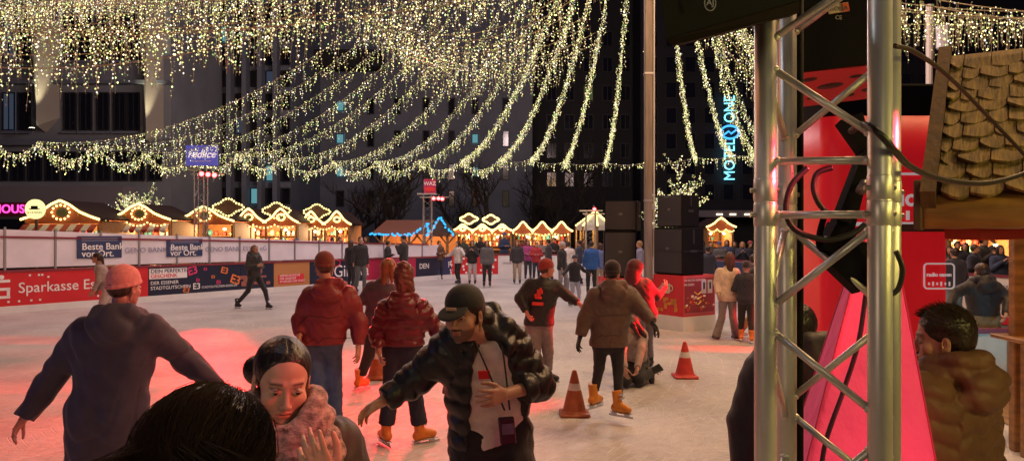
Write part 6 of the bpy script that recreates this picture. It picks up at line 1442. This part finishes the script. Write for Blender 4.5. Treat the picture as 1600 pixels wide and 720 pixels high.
# ---- skaters and onlookers farther away: column, distance, facing, height, arms, stride, jacket, trousers, hair style+colour or hat, label
BK, DK, GY, NV, WH, BL_, RD, BG = (.018, .017, .02), (.035, .032, .04), (.10, .10, .11), (.025, .03, .06), (.62, .58, .55), (.02, .10, .35), (.40, .03, .04), (.35, .28, .2)
HB, HD, HL = (.025, .015, .01), (.06, .03, .018), (.28, .16, .07)
far = [
 (548, 26.2, AWAY - .6, 1.74, 'down', 0, BK, DK, ('long', HD), None, 'woman in black close left of her tall companion by the boards'),
 (563, 25.4, TOCAM + .6, 1.86, 'down', .1, BK, GY, ('crop', HD), None, 'tall man in black jacket and grey jeans standing by the boards'),
 (716, 29.6, TOCAM - .8, 1.66, 'out', .1, WH, BK, ('long', HB), None, 'woman in a white jacket and black trousers before the red dotted board'),
 (738, 29.2, TOCAM, 1.68, 'phone', 0, BK, (.45, .42, .42), ('long', HB), None, 'woman in a black top and pale trousers holding a phone before the dotted board'),
 (761, 28.0, TOCAM + .1, 1.70, 'down', .05, GY, BK, ('long', HB), None, 'skater in a dark grey coat with arms hanging wide, facing the camera'),
 (808, 29.5, TOCAM, 1.68, 'down', .1, DK, BG, ('long', HD), None, 'skater in a dark coat and beige boots before the white far boards'),
 (838, 31, TOCAM, 1.60, 'fold', 0, RD, NV, ('short', HB), None, 'small figure in a red jacket among the far skaters'),
 (857, 30, LEFT, 1.72, 'down', .2, DK, GY, ('short', HB), None, 'dark clad skater above the man with red emblems'),
 (878, 24, RIGHT - .4, 1.70, 'down', .3, BK, (.25, .24, .26), None, ('beanie', (.5, .45, .42)), 'skater in black with a pale fur hat left of the small boy'),
 (898, 21.0, TOCAM + .5, 1.38, 'out', .2, BK, (.35, .38, .45), None, ('helmet', (.05, .06, .09)), 'small child with helmet, black jacket and pale jeans'),
 (888, 27.5, AWAY, 1.66, 'down', 0, WH, DK, ('short', HB), None, 'person in a white jacket between the fur hat skater and the blue jacket'),
 (924, 24.5, AWAY, 1.72, 'down', .1, BL_, BK, ('short', HB), None, 'person in a bright blue jacket seen from behind'),
 (938, 25.5, AWAY + .4, 1.65, 'down', .1, (.12, .16, .35), BG, ('long', HD), None, 'person in a dull blue jacket right beside the bright blue one'),
 (905, 29, LEFT, 1.70, 'down', .1, NV, BK, ('short', HB), None, 'skater in navy left of the bright blue jacket'),
 (865, 33.8, TOCAM, 1.74, 'fold', 0, BK, BK, ('short', HB), None, 'man in black standing under the garland stall'),
 (825, 32, TOCAM, 1.66, 'fold', 0, (.35, .05, .2), DK, ('long', HD), None, 'figure in a magenta jacket near the far white boards'),
 (948, 29, TOCAM, 1.70, 'down', 0, DK, DK, ('short', HB), None, 'dark figure close to the left loudspeaker stack'),
 (1000, 25, LEFT, 1.72, 'down', .2, (.2, .2, .3), NV, ('short', HL), None, 'skater in slate blue passing between the loudspeaker stacks'),
 (1106, 22, AWAY, 1.62, 'down', .1, NV, BK, ('short', HB), None, 'skater in navy right of the red advertising box'),
 (1268, 14.5, LEFT + .5, 1.62, 'out', .5, (.35, .08, .22), (.12, .10, .25), ('long', HD), None, 'skater in a pink jacket seen between the truss chords'),
 (1492, 16, AWAY, 1.70, 'down', 0, NV, (.1, .2, .3), ('short', HB), None, 'skater in navy partly hidden by the red column'),
]
def simple(px, d, fa, H, arms, st, jc, pc, hair, hat, label, cat='person', group=None, z0=0.0, skates=True, seed=0):
    J, sc = Jgen(xr(px, d), d, fa, H, arms, st, z0=z0, skates=skates, seed=seed)
    nm = '_'.join('%d' % (c * 999) for c in jc); n2 = '_'.join('%d' % (c * 999) for c in pc)
    return person(label, J, fa, dict(name='jacket_' + nm, col=jc, e=.035), dict(name='trousers_' + n2, col=pc, kind='cloth', e=.015), hair=hair, hat=hat, shoes=(('skate' if skates else 'shoe'), (.03, .03, .035)), level='far', sc=sc, skin=SK1, group=group)
for i, a in enumerate(far): simple(*a, seed=i, group='skaters on the far ice')
# onlookers behind the barriers
look = []
def bx(px, off):      # a spot 'off' metres behind the left barrier
    t = wt(px); p = WA + BU[:2] * t; n = np.array([-BU[1], BU[0]]); q = p + n * off; return q
jc_ = [BK, DK, NV, GY, (.06, .03, .03), (.10, .05, .03), (.2, .03, .04), (.25, .22, .22), (.05, .07, .05), (.03, .05, .12)]
cn = ['black', 'charcoal', 'navy', 'grey', 'dark maroon', 'brown', 'red', 'pale grey', 'dark green', 'blue']
hs = [('short', HB), ('long', HD), ('short', HD), ('long', HL), ('long', HB), None]; hn = ['short black hair', 'long brown hair', 'short brown hair', 'long fair hair', 'long black hair', 'a knit hat']
r = random.Random(12)
def onlooker(px, d, label, H=None, ji=None, hi=None, arms='fold', grp=None, fa=None):
    ji = r.randrange(len(jc_)) if ji is None else ji; hi = r.randrange(6) if hi is None else hi
    hat = None if hs[hi] else ('beanie', r.choice([(.3, .04, .05), (.5, .48, .45), (.03, .03, .04), (.1, .12, .3)]))
    simple(px, d, fa if fa is not None else TOCAM + r.uniform(-.6, .6), H or r.uniform(1.6, 1.82), arms, 0, jc_[ji], BK, hs[hi], hat, label % (cn[ji], hn[hi]), group=grp, skates=False, seed=int(px))
G1 = 'onlookers behind the left barrier'; G2 = 'onlookers beyond the right barrier'; G3 = 'visitors at the far stalls'
pre = ['leftmost of the row', 'second in the row', 'third in the row', 'under oval cartouche', 'right of oval cartouche', 'below the second gable', 'below the last gable', 'at the right end of the stall', 'beside the blue hut']
for k, px in enumerate((432, 448, 464, 480, 492, 506, 519, 531, 573)):
    t = wt(px); q = WA + BU[:2] * t; onlooker(px, q[1] + 2.6 + .6 * (k % 3), '%s clad onlooker, %s, behind left barrier, ' + pre[k], 1.72 + .12 * (k % 3) if k in (4,) else None, grp=G1)
simple(606, 29.4, RIGHT, 1.66, 'fold', 0, BK, BK, ('short', HB), None, 'onlooker in black bending by the barrier beside the man in the dark cap', skates=False)
simple(631, 28.9, LEFT - .3, 1.86, 'phone', 0, BK, BK, None, ('beanie', (.02, .02, .022)), 'man in a black coat and dark cap leaning at the barrier, hands at his face', skates=False)
onlooker(686, 32.6, 'onlooker in %s with %s leaning behind the barrier at the second tower', ji=5, hi=0, grp=G1)
onlooker(788, 36, 'visitor in %s with %s at the stall with three bulb rings', ji=9, hi=5, H=1.95, grp=G3)
for k, (px, d, t) in enumerate(((724, 35.5, 'left'), (750, 36, 'middle'), (820, 37, 'near the garland stall'), (846, 36, 'under the first garland'), (884, 37, 'left of the pavilion'), (912, 36, 'under the pavilion'), (945, 36.5, 'right of the pavilion'))):
    onlooker(px, d, '%s clad visitor, %s, at far stalls, ' + t, grp=G3)
posn = {1086: 'directly right of the loudspeaker', 1098: 'second right of the loudspeaker', 1112: 'above the cream jacket', 1124: 'behind the cream jacket', 1136: 'directly over the cream jacket', 1148: 'right above the cream jacket', 1160: 'above the short skater', 1172: 'next to the truss chord',
        1240: 'left in truss gap', 1252: 'in truss gap under red lamps', 1264: 'in truss gap beside tower', 1290: 'in truss gap beside red column', 1484: 'beside the red column edge', 1496: 'second beside the red column', 1508: 'left of spread arm skater', 1522: 'over spread arm skater, left', 1536: 'tallest, over spread arm skater',
        1550: 'over spread arm skater, right', 1562: 'by the post'}
for k, (px, t) in enumerate(posn.items()):
    kk = kt(px); base = np.array([4.6, 33.2]) + u2[:2] * kk; d = base[1] + 1.6 + 1.2 * (k % 3) * .5
    onlooker(px, d, '%s clad onlooker, %s, beyond right barrier, ' + t, H=1.92 if px == 1536 else None, arms='fold' if k % 2 else 'phone', grp=G2, ji=[0, 2, 1, 3, 9, 0, 2][k % 7])
# ------------------------------------------------------------------ turn the lettering curves into plain meshes
bpy.context.view_layer.update(); dg = bpy.context.evaluated_depsgraph_get()
for o in [o for o in S.objects if o.type == 'FONT']:
    me = bpy.data.meshes.new_from_object(o.evaluated_get(dg)); me.name = 'lettering'; nm = o.name
    n = bpy.data.objects.new('lettering_mesh', me); COL.objects.link(n); n.parent = o.parent; n.location = o.location; n.rotation_euler = o.rotation_euler; n.scale = o.scale
    bpy.data.objects.remove(o); n.name = nm
